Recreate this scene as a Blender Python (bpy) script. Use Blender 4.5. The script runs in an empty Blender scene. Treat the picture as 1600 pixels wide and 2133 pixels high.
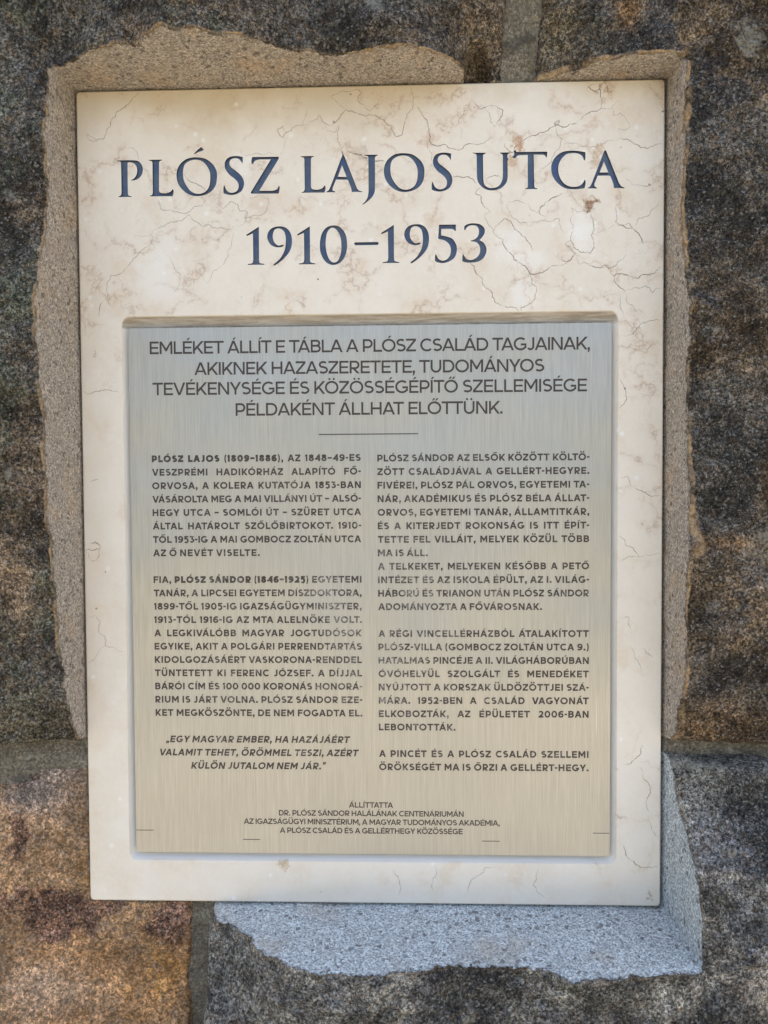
import bpy, math, random
import numpy as np
from mathutils import Matrix, Vector

# ------------------------------------------------------------------ camera, light, exposure
# "Plaque frame": x right, u up, n out of the wall; its origin is the centre of the plaque's face, 1.5 m above the ground.
ZC = 1.5
SW, SH = 0.50, 0.7048                       # marble slab, metres
F = 1650.0
RX, RY, RZ = 0.0324, -0.0313, 0.0046
CAM = np.array([0.0337, 0.0127, 0.6816])

def rot3(rx, ry, rz):
    cx, sx, cy, sy, cz, sz = math.cos(rx), math.sin(rx), math.cos(ry), math.sin(ry), math.cos(rz), math.sin(rz)
    X = np.array([[1, 0, 0], [0, cx, -sx], [0, sx, cx]])
    Y = np.array([[cy, 0, sy], [0, 1, 0], [-sy, 0, cy]])
    Z = np.array([[cz, -sz, 0], [sz, cz, 0], [0, 0, 1]])
    return Z @ Y @ X
RM = rot3(RX, RY, RZ)
M3 = np.array([[1, 0, 0], [0, 0, -1], [0, 1, 0]])      # plaque frame -> world axes

scene = bpy.context.scene
cam_d = bpy.data.cameras.new('camera')
cam = bpy.data.objects.new('camera', cam_d)
scene.collection.objects.link(cam)
mw = Matrix((M3 @ RM.T).tolist()).to_4x4()
cl = M3 @ CAM
mw.translation = Vector((cl[0], cl[1], cl[2] + ZC))
cam.matrix_world = mw
cam_d.sensor_fit = 'HORIZONTAL'
cam_d.sensor_width = 36.0
cam_d.lens = 36.0 * F / 1600.0
cam_d.clip_start = 0.01
cam_d.clip_end = 500.0
scene.camera = cam

SUN_EL, SUN_ROT = math.radians(50), math.radians(14)
world = bpy.data.worlds.new('World')
scene.world = world
world.use_nodes = True
wt = world.node_tree
bg = wt.nodes['Background']
sky = wt.nodes.new('ShaderNodeTexSky')
sky.sky_type = 'NISHITA'
sky.sun_disc = False
sky.sun_elevation = SUN_EL
sky.sun_rotation = SUN_ROT
sky.air_density = 1.0
sky.dust_density = 9.5
sky.ozone_density = 0.6
wt.links.new(sky.outputs[0], bg.inputs[0])
bg.inputs[1].default_value = 0.135

sd = bpy.data.lights.new('sun', 'SUN')
sun = bpy.data.objects.new('sun', sd)
scene.collection.objects.link(sun)
sd.energy = 4.5
sd.angle = math.radians(0.5)
sd.color = (1.0, 0.92, 0.80)
sdir = Vector((math.sin(SUN_ROT) * math.cos(SUN_EL), math.cos(SUN_ROT) * math.cos(SUN_EL), math.sin(SUN_EL)))
sun.rotation_euler = sdir.to_track_quat('Z', 'Y').to_euler()   # lamp shines along -Z, from the sun
sun.location = (0, 3, 6)

vs = scene.view_settings
vs.view_transform = 'Standard'
vs.look = 'None'
vs.gamma = 1.0
vs.use_curve_mapping = False
vs.exposure = 2.28

# ------------------------------------------------------------------ helpers
def unp(px, py, n=0.0):
    """point of the plaque frame seen at pixel (px, py) of the photograph, at height n off the slab face"""
    d = np.array([(px - 800) / F, (1066.5 - py) / F, -1.0]) @ RM
    t = (n - CAM[2]) / d[2]
    p = CAM + t * d
    return p[0], p[1]

def ray_slope(px, py):
    a = np.array(unp(px, py, 0)); b = np.array(unp(px, py, 0.01))
    return a, (b - a) / 0.01

def link(name, me, mat, parent=None):
    ob = bpy.data.objects.new(name, me)
    scene.collection.objects.link(ob)
    if mat: 
        me.materials.clear(); me.materials.append(mat)
    if parent: ob.parent = parent
    return ob

def empty(name, loc, label, cat):
    o = bpy.data.objects.new(name, None)
    scene.collection.objects.link(o)
    o.location = loc
    o.empty_display_size = 0.1
    o['label'] = label; o['category'] = cat
    return o

def wmesh(name, v, faces, base=(0, 0, 0), smooth=False):
    """v in plaque frame (x,u,n) -> mesh whose own origin is world point base"""
    v = np.asarray(v, float)
    w = np.stack([v[:, 0] - base[0], -v[:, 2] - base[1], v[:, 1] + ZC - base[2]], 1)
    me = bpy.data.meshes.new(name)
    if isinstance(faces, np.ndarray):
        me.vertices.add(len(w)); me.vertices.foreach_set('co', w.ravel())
        k = faces.shape[1]
        me.loops.add(faces.size); me.loops.foreach_set('vertex_index', faces.ravel().astype(np.int32))
        me.polygons.add(len(faces))
        me.polygons.foreach_set('loop_start', np.arange(0, faces.size, k, dtype=np.int32))
        me.polygons.foreach_set('loop_total', np.full(len(faces), k, np.int32))
        me.update(calc_edges=True)
        me.validate()
    else:
        me.from_pydata(w.tolist(), [], faces)
    if smooth:
        me.polygons.foreach_set('use_smooth', np.ones(len(me.polygons), bool))
    me.update()
    return me

def hash2(i, j, seed):
    h = (i.astype(np.int64) * 374761393 + j.astype(np.int64) * 668265263 + seed * 1442695041) & 0xffffffff
    h = ((h ^ (h >> 13)) * 1274126177) & 0xffffffff
    h = (h ^ (h >> 16)) & 0xffffffff
    return h / 4294967295.0
def vnoise(x, y, f, seed):
    x = x * f + 100.3; y = y * f + 57.7
    i = np.floor(x); j = np.floor(y)
    a = x - i; b = y - j
    a = a * a * (3 - 2 * a); b = b * b * (3 - 2 * b)
    i = i.astype(np.int64); j = j.astype(np.int64)
    return (hash2(i, j, seed) * (1 - a) + hash2(i + 1, j, seed) * a) * (1 - b) + (hash2(i, j + 1, seed) * (1 - a) + hash2(i + 1, j + 1, seed) * a) * b
def fbm(x, y, f, seed, octs=4, g=0.55):
    s = 0; t = 0; A = 1.0
    for k in range(octs):
        s = s + A * vnoise(x * (1 if k % 2 == 0 else .96) + .13 * k * y, y, f * 2.03 ** k, seed + k * 17); t += A; A *= g
    return s / t                                  # 0..1
def sstep(a, b, x):
    t = np.clip((x - a) / (b - a), 0, 1)
    return t * t * (3 - 2 * t)

# ------------------------------------------------------------------ node helpers
class NT:
    def __init__(s, name):
        s.m = bpy.data.materials.new(name); s.m.use_nodes = True
        s.t = s.m.node_tree; s.t.nodes.clear()
        s.out = s.t.nodes.new('ShaderNodeOutputMaterial')
        s.b = s.t.nodes.new('ShaderNodeBsdfPrincipled')
        s.t.links.new(s.b.outputs[0], s.out.inputs[0])
        s.geo = s.t.nodes.new('ShaderNodeNewGeometry')
        s.pos = s.geo.outputs['Position']
    def put(s, sock, v):
        if isinstance(v, (int, float)): sock.default_value = v
        elif isinstance(v, (tuple, list)):
            sock.default_value = tuple(v) + ((1,) if len(sock.default_value) == 4 and len(v) == 3 else ())
        else: s.t.links.new(v, sock)
    def set(s, **k):
        for a, v in k.items(): s.put(s.b.inputs[a.replace('_', ' ')], v)
    def mapped(s, scale=(1, 1, 1), loc=(0, 0, 0), vec=None):
        n = s.t.nodes.new('ShaderNodeMapping')
        s.put(n.inputs[0], vec or s.pos); n.inputs['Scale'].default_value = scale; n.inputs['Location'].default_value = loc
        return n.outputs[0]
    def noise(s, scale, detail=4, rough=0.6, vec=None, dist=0.0, col=False):
        n = s.t.nodes.new('ShaderNodeTexNoise')
        s.put(n.inputs['Vector'], vec or s.pos)
        n.inputs['Scale'].default_value = scale; n.inputs['Detail'].default_value = detail
        n.inputs['Roughness'].default_value = rough; n.inputs['Distortion'].default_value = dist
        return n.outputs['Color' if col else 'Fac']
    def voro(s, scale, feature='F1', vec=None, out='Distance', rnd=1.0):
        n = s.t.nodes.new('ShaderNodeTexVoronoi'); n.feature = feature
        s.put(n.inputs['Vector'], vec or s.pos); n.inputs['Scale'].default_value = scale
        n.inputs['Randomness'].default_value = rnd
        return n.outputs[out]
    def math(s, op, a, b=0.0, c=0.0, clamp=False):
        n = s.t.nodes.new('ShaderNodeMath'); n.operation = op; n.use_clamp = clamp
        s.put(n.inputs[0], a); s.put(n.inputs[1], b); s.put(n.inputs[2], c)
        return n.outputs[0]
    def vmath(s, op, a, b=(0, 0, 0), out=0):
        n = s.t.nodes.new('ShaderNodeVectorMath'); n.operation = op
        s.put(n.inputs[0], a); s.put(n.inputs[1], b)
        return n.outputs[out]
    def step(s, v, a, b, lo=0.0, hi=1.0):
        n = s.t.nodes.new('ShaderNodeMapRange'); n.interpolation_type = 'SMOOTHSTEP'
        s.put(n.inputs[0], v); n.inputs[1].default_value = a; n.inputs[2].default_value = b
        n.inputs[3].default_value = lo; n.inputs[4].default_value = hi
        return n.outputs[0]
    def mix(s, f, a, b, mode='MIX'):
        n = s.t.nodes.new('ShaderNodeMix'); n.data_type = 'RGBA'; n.blend_type = mode
        s.put(n.inputs[0], f); s.put(n.inputs[6], a); s.put(n.inputs[7], b)
        return n.outputs[2]
    def scale(s, col, f):
        return s.vmath('MULTIPLY', col, s.comb(f, f, f))
    def comb(s, a, b, c):
        n = s.t.nodes.new('ShaderNodeCombineXYZ')
        for k, v in enumerate((a, b, c)): s.put(n.inputs[k], v)
        return n.outputs[0]
    def attr(s, name, out='Fac'):
        n = s.t.nodes.new('ShaderNodeAttribute'); n.attribute_name = name
        return n.outputs[out]
    def bump(s, h, dist, strength=1.0, normal=None):
        n = s.t.nodes.new('ShaderNodeBump'); n.inputs['Distance'].default_value = dist
        n.inputs['Strength'].default_value = strength
        s.put(n.inputs['Height'], h)
        if normal: s.put(n.inputs['Normal'], normal)
        return n.outputs[0]
    def blob(s, px, py, r, wob=None):
        """soft spot round a place of the slab face; r in px of the photo"""
        x, u = unp(px, py)
        d = s.vmath('DISTANCE', s.pos, (x, 0, u + ZC), out='Value')
        if wob: d = s.math('ADD', d, wob)
        return s.step(d, r * 0.00041, r * 0.00041 * 0.35)

# ------------------------------------------------------------------ materials
def mat_stone():
    k = NT('sandstone')
    tint = k.attr('tint', 'Color'); cutd = k.attr('cutd'); lich = k.attr('lichen')
    sill = k.attr('sill')
    g1 = k.noise(430, 5, 0.75); g2 = k.noise(1150, 3, 0.6, vec=k.mapped(loc=(3, 1, 2)))
    g3 = k.noise(120, 6, 0.75, vec=k.mapped(loc=(1, 7, 2)))
    g4 = k.noise(30, 5, 0.65, vec=k.mapped(loc=(5, 2, 8)))
    # sand grains: one value per grain, two sizes
    def grains(sc, off):
        vc = k.voro(sc, 'F1', vec=k.mapped(loc=off), out='Color')
        return k.vmath('DOT_PRODUCT', vc, (1, 0, 0), out='Value')
    ga = grains(620, (1, 2, 3)); gb = grains(330, (4, 2, 9))
    gr = k.math('ADD', k.math('MULTIPLY', ga, .6), k.math('MULTIPLY', gb, .4))
    # crust
    v = k.math('MULTIPLY', k.step(g1, .36, .66, .24, 1.95), k.step(g3, .36, .66, .62, 1.42))
    v = k.math('MULTIPLY', v, k.step(k.noise(17, 6, .7, vec=k.mapped(loc=(4, 8, 8))),   .38, .62, .45, 1.6))
    v = k.math('MULTIPLY', v, k.step(g2, .36, .66, .55, 1.5))
    soft = k.step(k.math('MULTIPLY', k.vmath('DOT_PRODUCT', tint, (1, 0, 0), out='Value'), 1.0), .16, .5, 0, .5)
    v = k.math('ADD', k.math('MULTIPLY', v, k.math('SUBTRACT', 1.0, soft)), soft)
    crust = k.scale(tint, v)
    crust = k.scale(crust, k.step(gr, .12, .92, .55, 1.52))
    crust = k.mix(k.math('MULTIPLY', k.step(ga, .93, .97), .55), crust, (.34, .33, .30))
    hue = k.noise(200, 4, .6, vec=k.mapped(loc=(9, 9, 1)))
    crust = k.mix(k.step(hue, .50, .68, 0, .55), crust, k.scale((.30, .19, .10), k.math('MULTIPLY', v, .42)))
    crust = k.mix(k.step(hue, .46, .34, 0, .25), crust, k.scale((.085, .095, .11), v))
    # pale crystals and lichen
    sp = k.math('MULTIPLY', k.step(g2, .57, .64), k.step(k.noise(52, 5, .7, vec=k.mapped(loc=(2, 2, 2))), .52, .66))
    crust = k.mix(k.math('MULTIPLY', sp, .75), crust, (.40, .39, .36))
    lm = k.math('MULTIPLY', k.step(k.math('ADD', lich, k.math('MULTIPLY', k.math('SUBTRACT', g3, .5), 1.6)), .35, .75), k.step(g1, .38, .60, .25, 1))
    crust = k.mix(k.math('MULTIPLY', lm, .85), crust, (.33, .31, .25))
    pit = k.step(g1, .36, .27)
    crust = k.mix(k.math('MULTIPLY', pit, .8), crust, (.012, .011, .011))
    # fresh cut
    c1 = k.noise(620, 4, .7, vec=k.mapped((1, 1, 1), (4, 4, 4)))
    cut = k.mix(k.step(c1, .34, .66), (.20, .17, .14), (.66, .57, .46))
    cut = k.mix(k.step(k.noise(45, 5, .7), .42, .68, 0, .5), cut, (.44, .36, .27))
    cut = k.mix(k.math('MULTIPLY', k.step(k.noise(26, 4, .65, vec=k.mapped(loc=(3, 3, 9))), .54, .66), .3), cut, (.56, .37, .20))
    cut2 = k.mix(k.step(c1, .30, .62), (.145, .158, .162), (.70, .745, .735))
    cut2 = k.mix(k.step(k.noise(14, 3, .6, vec=k.mapped(loc=(8, 3, 9))), .50, .70, 0, .6), cut2, (.47, .41, .32))
    cut = k.mix(sill, cut, cut2)
    cut = k.scale(cut, k.step(gr, .12, .92, .74, 1.25))
    cut = k.mix(k.math('MULTIPLY', k.step(gb, .955, .97), .7), cut, (.09, .075, .065))
    dk = k.step(k.noise(470, 3, .6, vec=k.mapped(loc=(7, 7, 7))), .38, .28)
    cut = k.mix(k.math('MULTIPLY', dk, .8), cut, (.045, .035, .03))
    # rim between crust and cut: jagged, ochre
    wob = k.math('MULTIPLY', k.math('SUBTRACT', k.noise(200, 6, .8), .5), 30.0)
    dd = k.math('ADD', cutd, wob)                       # millimetres of crust above the cut
    rimn = k.noise(32, 3, .6, vec=k.mapped(loc=(6, 1, 5)))
    rimw = k.attr('rimw')
    rim = k.math('MULTIPLY', k.step(k.math('DIVIDE', dd, rimw), 1.0, .55), k.step(rimn, .40, .60, 0.05, 1))
    rimc = k.mix(k.step(g1, .35, .62), (.27, .16, .07), (.60, .43, .25))
    crust = k.mix(k.math('MULTIPLY', rim, k.math('SUBTRACT', 1.0, k.math('MULTIPLY', sill, .8))), crust, rimc)
    cm = k.step(dd, 1.5, -1.5)
    col = k.mix(cm, crust, cut)
    h = k.math('ADD', k.math('MULTIPLY', g1, 1.0), k.math('MULTIPLY', g2, .4))
    h = k.math('ADD', h, k.math('MULTIPLY', g3, 1.6))
    hc = k.math('ADD', k.math('MULTIPLY', c1, .7), k.math('MULTIPLY', g3, .4))
    hm = k.math('ADD', k.math('MULTIPLY', h, k.math('SUBTRACT', 1.0, cm)), k.math('MULTIPLY', hc, cm))
    k.set(Base_Color=col, Roughness=.93, Normal=k.bump(hm, .0028, .85))
    k.b.inputs['Specular IOR Level'].default_value = .25
    return k.m

def mat_mortar():
    k = NT('lime_mortar')
    g1 = k.noise(380, 5, .7); g3 = k.noise(60, 5, .65); g2 = k.noise(900, 3, .6)
    v = k.math('MULTIPLY', k.step(g1, .36, .66, .25, 1.8), k.math('MULTIPLY', k.step(g2, .36, .66, .5, 1.5), k.step(g3, .3, .7, .55, 1.4)))
    col = k.scale((.20, .176, .135), k.math('ADD', k.math('MULTIPLY', v, .55), .42))
    col = k.mix(k.step(g3, .58, .70, 0, .6), col, (.33, .33, .27))
    col = k.mix(k.step(k.noise(38, 4, .6, vec=k.mapped(loc=(2, 5, 1))), .55, .66, 0, .6), col, (.05, .048, .045))
    h = k.math('ADD', g1, k.math('MULTIPLY', g3, 2.0))
    k.set(Base_Color=col, Roughness=.95, Normal=k.bump(h, .0022, .7))
    k.b.inputs['Specular IOR Level'].default_value = .2
    return k.m

def mat_marble():
    k = NT('cream_limestone')
    P = k.pos
    warp = k.vmath('MULTIPLY', k.vmath('SUBTRACT', k.noise(16, 6, .65, col=True), (.5, .5, .5)), (.09, .09, .09))
    pw = k.vmath('ADD', P, warp)
    warp2 = k.vmath('MULTIPLY', k.vmath('SUBTRACT', k.noise(70, 5, .65, col=True), (.5, .5, .5)), (.018, .018, .018))
    pw = k.vmath('ADD', pw, warp2)
    big = k.noise(5.5, 5, .6); mid = k.noise(26, 5, .62, vec=k.mapped(loc=(3, 4, 5)))
    fine = k.noise(260, 4, .6)
    base = k.mix(k.step(big, .35, .65), (.80, .725, .61), (.765, .67, .54))
    base = k.mix(k.step(mid, .42, .66, 0, .75), base, (.82, .75, .64))
    base = k.mix(k.step(mid, .46, .32, 0, .55), base, (.72, .585, .42))
    base = k.mix(k.step(fine, .45, .70, 0, .25), base, (.86, .80, .70))
    # uneven browner band towards the top edge
    sep = k.t.nodes.new('ShaderNodeSeparateXYZ'); k.put(sep.inputs[0], P)
    top = ZC + SH / 2
    dz = k.math('SUBTRACT', top, sep.outputs[2])
    st = k.math('ADD', dz, k.math('MULTIPLY', k.math('SUBTRACT', k.noise(9, 5, .6, vec=k.mapped(loc=(1, 1, 1))), .5), .16))
    base = k.mix(k.step(st, .055, -.01, 0, .62), base, (.52, .40, .23))
    lft = k.math('ADD', sep.outputs[0], SW / 2)
    st2 = k.math('ADD', lft, k.math('MULTIPLY', k.math('SUBTRACT', k.noise(14, 5, .6, vec=k.mapped(loc=(5, 1, 1))), .5), .10))
    base = k.mix(k.step(st2, .030, -.01, 0, .22), base, (.60, .47, .30))
    # veins
    reg = k.noise(6.5, 3, .55, vec=k.mapped(loc=(.4, 2, 7)))
    rr = k.math('ADD', k.math('MULTIPLY', k.step(sep.outputs[2], ZC - .02, ZC + .20), .30), k.math('MULTIPLY', k.step(sep.outputs[0], -.05, .20), .16))
    reg = k.math('ADD', reg, rr)
    rm = k.step(reg, .55, .80)
    e1 = k.voro(19, 'DISTANCE_TO_EDGE', vec=pw)
    e2 = k.voro(47, 'DISTANCE_TO_EDGE', vec=pw)
    fade = k.step(k.noise(34, 4, .6, vec=k.mapped(loc=(8, 1, 3))), .40, .62)
    v1 = k.math('MULTIPLY', k.step(e1, .022, .002), k.math('MULTIPLY', rm, fade))
    v2 = k.math('MULTIPLY', k.step(e2, .030, .004), k.math('MULTIPLY', k.step(reg, .68, .92), k.step(k.noise(22, 4, .6, vec=k.mapped(loc=(1, 1, 3))), .44, .64)))
    halo = k.math('MULTIPLY', k.step(e1, .12, .0), k.math('MULTIPLY', rm, fade))
    base = k.mix(k.math('MULTIPLY', halo, .30), base, (.62, .43, .27))
    base = k.mix(k.math('MULTIPLY', v2, .2), base, (.42, .27, .17))
    base = k.mix(k.math('MULTIPLY', v1, .40), base, (.33, .21, .13))
    wob = k.math('MULTIPLY', k.math('SUBTRACT', k.noise(90, 6, .75), .5), .042)
    # pale fossil patches
    for (px, py, r, f) in ((1060, 505, 42, .4), (1105, 545, 34, .4), (1210, 470, 42, .45), (1215, 500, 42, .45), (1095, 610, 40, .4), (335, 580, 70, .35), (350, 520, 60, .3), (500, 345, 36, .5), (1352, 330, 60, .2)):
        base = k.mix(k.math('MULTIPLY', k.blob(px, py, r, wob), f), base, (.90, .87, .80))
    # grey and rusty spots
    for (px, py, r, c, f) in ((752, 320, 20, (.45, .38, .30), .5), (1251, 182, 15, (.34, .19, .09), .9), (1077, 302, 15, (.46, .24, .09), .85),
                              (1066, 337, 14, (.52, .32, .16), .7), (1246, 318, 17, (.50, .32, .16), .7), (1243, 338, 15, (.50, .32, .16), .65),
                              (1229, 420, 15, (.42, .26, .12), .8), (1212, 408, 24, (.60, .46, .32), .5), (1232, 428, 14, (.25, .12, .05), .9),
                              (545, 420, 40, (.66, .53, .38), .6), (1352, 1862, 9, (.45, .30, .16), .8), (1240, 258, 20, (.6, .42, .28), .6),
                              (892, 290, 22, (.55, .36, .24), .6), (905, 460, 26, (.62, .47, .32), .5), (590, 1802, 12, (.5, .36, .2), .8)):
        base = k.mix(k.math('MULTIPLY', k.math('MULTIPLY', k.blob(px, py, r, wob), f), k.step(fine, .35, .6, .45, 1)), base, c)
    # pits
    pits = k.voro(62, 'F1'); pr = k.noise(11, 2, .5, vec=k.mapped(loc=(9, 2, 2)))
    base = k.mix(k.math('MULTIPLY', k.step(pits, .075, .045), k.step(pr, .5, .6, 0, .8)), base, (.20, .15, .11))
    sp = k.voro(48, 'F1', vec=k.mapped(loc=(2, 3, 4)))
    base = k.mix(k.step(sp, .14, .03, 0, .5), base, (.92, .91, .87))
    # tooled groove round the metal plate: honed, greyer
    dep = k.vmath('DOT_PRODUCT', P, (0, 1, 0), out='Value')
    base = k.mix(k.math('MULTIPLY', k.step(dep, .0010, .0030), .85), base, (.80, .77, .71))
    # shade of the groove's top wall painted into the colour, with brown streaks
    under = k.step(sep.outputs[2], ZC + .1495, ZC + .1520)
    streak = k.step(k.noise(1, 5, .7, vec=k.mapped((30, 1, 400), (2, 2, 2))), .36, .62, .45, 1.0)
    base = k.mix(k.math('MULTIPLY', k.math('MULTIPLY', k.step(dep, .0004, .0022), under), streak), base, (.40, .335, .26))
    h = k.math('ADD', k.math('MULTIPLY', mid, .4), k.math('MULTIPLY', fine, .10))
    h = k.math('SUBTRACT', h, k.math('MULTIPLY', v1, .30))
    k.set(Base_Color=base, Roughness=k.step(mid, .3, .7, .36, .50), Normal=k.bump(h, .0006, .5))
    k.b.inputs['Specular IOR Level'].default_value = .4
    return k.m

def mat_groove_dirt():
    k = NT('groove_dirt')
    g = k.noise(90, 5, .7)
    k.set(Base_Color=k.mix(k.step(g, .4, .6), (.30, .25, .19), (.55, .48, .40)), Roughness=.9)
    return k.m

def mat_paint():
    k = NT('blue_paint')
    n = k.noise(60, 5, .65); n2 = k.noise(420, 4, .7)
    c = k.mix(k.step(n, .35, .65), (.055, .095, .19), (.095, .135, .20))
    c = k.mix(k.step(n2, .52, .72, 0, .55), c, (.17, .19, .21))
    c = k.mix(k.step(k.noise(28, 4, .6, vec=k.mapped(loc=(3, 3, 3))), .56, .70, 0, .5), c, (.05, .10, .27))
    c = k.mix(k.step(n2, .40, .25, 0, .6), c, (.03, .045, .09))
    k.set(Base_Color=c, Roughness=.55, Normal=k.bump(n2, .0005, .6))
    return k.m

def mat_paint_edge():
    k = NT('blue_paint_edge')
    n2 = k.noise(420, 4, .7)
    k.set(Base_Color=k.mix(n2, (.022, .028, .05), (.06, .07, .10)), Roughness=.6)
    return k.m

def mat_vein():
    k = NT('vein_mineral')
    n = k.noise(120, 5, .7); w = k.attr('w')
    c = k.mix(k.step(n, .35, .65), (.50, .37, .27), (.34, .25, .18))
    k.set(Base_Color=c, Roughness=.5)
    a = k.math('MULTIPLY', w, k.step(k.noise(75, 4, .65, vec=k.mapped(loc=(2, 2, 2))), .30, .55, .05, .66))
    k.put(k.b.inputs['Alpha'], a)
    return k.m

def mat_metal():
    k = NT('brushed_steel')
    br = k.noise(1, 3, .6, vec=k.mapped((1100, 1, 22)))
    br2 = k.noise(1, 4, .6, vec=k.mapped((2600, 1, 60), (4, 4, 4)))
    br3 = k.noise(1, 3, .6, vec=k.mapped((240, 1, 5), (1, 4, 4)))
    big = k.noise(7, 4, .6)
    v = k.math('ADD', k.math('MULTIPLY', br, .5), k.math('ADD', k.math('MULTIPLY', br2, .3), k.math('MULTIPLY', br3, .2)))
    c = k.mix(k.step(v, .34, .66), (.45, .425, .37), (.60, .57, .505))
    c = k.mix(k.step(big, .42, .66, 0, .25), c, (.44, .43, .39))
    scr = k.math('MULTIPLY', k.step(k.noise(1, 2, .5, vec=k.mapped((900, 1, 14), (7, 1, 2))), .70, .76), .5)
    c = k.mix(scr, c, (.80, .78, .73))
    k.set(Base_Color=c, Metallic=.90, Roughness=k.step(v, .3, .7, .46, .58), Normal=k.bump(v, .00022, .5, k.bump(k.noise(5, 2, .5, vec=k.mapped(loc=(3, 1, 6))), .012, 1.0)))
    k.b.inputs['Anisotropic'].default_value = .35
    k.put(k.b.inputs['Tangent'], k.comb(1.0, 0.0, 0.0))      # brushed up and down: highlights spread sideways
    return k.m

def mat_etch():
    k = NT('etched_ink')
    w = k.attr('wear')
    a = k.noise(20, 4, .6); b = k.noise(420, 3, .65)
    t = k.math('ADD', k.math('MULTIPLY', b, 1.0), k.math('MULTIPLY', k.math('SUBTRACT', a, .5), .6))
    t = k.math('ADD', t, k.math('MULTIPLY', w, .35))
    ink = k.mix(k.noise(300, 2, .5), (.045, .034, .026), (.08, .062, .05))
    worn = k.mix(k.noise(800, 3, .6), (.16, .145, .125), (.36, .34, .31))
    c = k.mix(k.step(t, .66, .98), ink, worn)
    k.set(Base_Color=c, Roughness=.62, Metallic=.15)
    return k.m

def mat_ground():
    k = NT('bounce_ground')  # tones of the unseen ground, pale close by for the bounce light
    n = k.noise(60, 5, .7); m = k.noise(1.2, 4, .6)
    c = k.mix(n, (.18, .17, .15), (.285, .27, .245))
    c = k.mix(k.step(m, .4, .7, 0, .4), c, (.20, .20, .15))
    far = k.vmath('DISTANCE', k.pos, (0, 0, 0), out='Value')
    far = k.math('ADD', far, k.math('MULTIPLY', k.noise(.8, 4, .6, vec=k.mapped(loc=(3, 3, 0))), 2.0))
    far_dark = k.mix(k.noise(5, 5, .7), (.040, .042, .026), (.095, .092, .06))  # far part made darker to shape what the metal plate reflects
    c = k.mix(k.step(far, 5.0, 6.0), c, far_dark)
    k.set(Base_Color=c, Roughness=.95, Normal=k.bump(n, .01, .6))
    return k.m

M_STONE, M_MORTAR, M_MARBLE, M_PAINT, M_EDGE = mat_stone(), mat_mortar(), mat_marble(), mat_paint(), mat_paint_edge()
M_VEIN, M_METAL, M_ETCH, M_GROUND, M_DIRT = mat_vein(), mat_metal(), mat_etch(), mat_ground(), mat_groove_dirt()

# ------------------------------------------------------------------ ground: out of view, added to bounce warm light onto the wall
gm = bpy.data.meshes.new('ground')
gm.from_pydata([(-60, -120, 0), (60, -120, 0), (60, 60, 0), (-60, 60, 0)], [], [(0, 1, 2, 3)])
g = link('ground', gm, M_GROUND); g['kind'] = 'structure'

# ------------------------------------------------------------------ the stone wall
wall = empty('stone_wall', (0, 0, 0), 'dark weathered sandstone block wall with a pocket cut into it around the plaque', 'wall')
wall['kind'] = 'thing'
GAP = dict(l=.0022, r=.0030, t=.0020, b=.0025)
KS = dict(l=9.0, r=9.0, t=9.0, b=8.0)

def rim_ctrl(side, pts):
    """photo pixels of the pocket's rim -> (x, u, height) of wall face there"""
    out = []
    for px, py in pts:
        p0, s = ray_slope(px, py)
        k = KS[side]
        if side == 'l':   h = (-SW / 2 - GAP['l'] - p0[0]) / (s[0] + 1 / k)
        elif side == 'r': h = (SW / 2 + GAP['r'] - p0[0]) / (s[0] - 1 / k)
        elif side == 't': h = (SH / 2 + GAP['t'] - p0[1]) / (s[1] - 1 / k)
        else:             h = (-SH / 2 - GAP['b'] - p0[1]) / (s[1] + 1 / k)
        h = max(-.012, min(.11, h))
        out.append((p0[0] + s[0] * h, p0[1] + s[1] * h, h))
    return out
def dens(c, step=.004):
    c = np.array(c); out = []
    for a, b in zip(c[:-1], c[1:]):
        n = max(1, int(np.linalg.norm((b - a)[:2]) / step))
        for i in range(n): out.append(a + (b - a) * i / n)
    out.append(c[-1])
    return np.array(out)

UL_L = [(96, 142), (97, 150), (99, 180), (98, 230), (91, 270), (88, 285), (93, 300), (97, 330), (98, 380), (97, 430), (90, 490), (82, 530), (75, 570), (68, 605), (66, 630), (70, 660), (73, 700), (79, 775), (85, 830), (90, 888), (97, 1000), (103, 1094), (109, 1169), (117, 1244), (120, 1338), (130, 1394), (137, 1463), (148, 1498), (163, 1548)]
UL_T = [(97, 142), (125, 134), (160, 120), (190, 102), (220, 95), (250, 90), (290, 95), (305, 75), (335, 50), (360, 65), (400, 55), (450, 68), (500, 70), (540, 80), (575, 95), (625, 108), (685, 112), (740, 108), (800, 95), (850, 95), (900, 108), (940, 120), (962, 140), (990, 152), (1015, 162), (1045, 166)]
UR_T = [(1130, 166), (1150, 160), (1200, 145), (1235, 130), (1275, 122), (1325, 115), (1375, 110), (1405, 102), (1430, 118)]
UR_R = [(1432, 125), (1435, 145), (1432, 200), (1427, 250), (1432, 300), (1425, 350), (1420, 400), (1422, 450), (1425, 500), (1430, 540), (1428, 575), (1437, 625), (1434, 649), (1442, 701), (1436, 742), (1434, 788), (1432, 863), (1434, 908), (1436, 975), (1438, 1050), (1440, 1106), (1440, 1137), (1433, 1155), (1431, 1200), (1431, 1257), (1432, 1313), (1430, 1388), (1421, 1443), (1408, 1508), (1400, 1552)]
LR_R = [(1396, 1578), (1405, 1623), (1412, 1668), (1425, 1718), (1440, 1773), (1455, 1833), (1461, 1898), (1464, 1958), (1465, 2027)]
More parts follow.
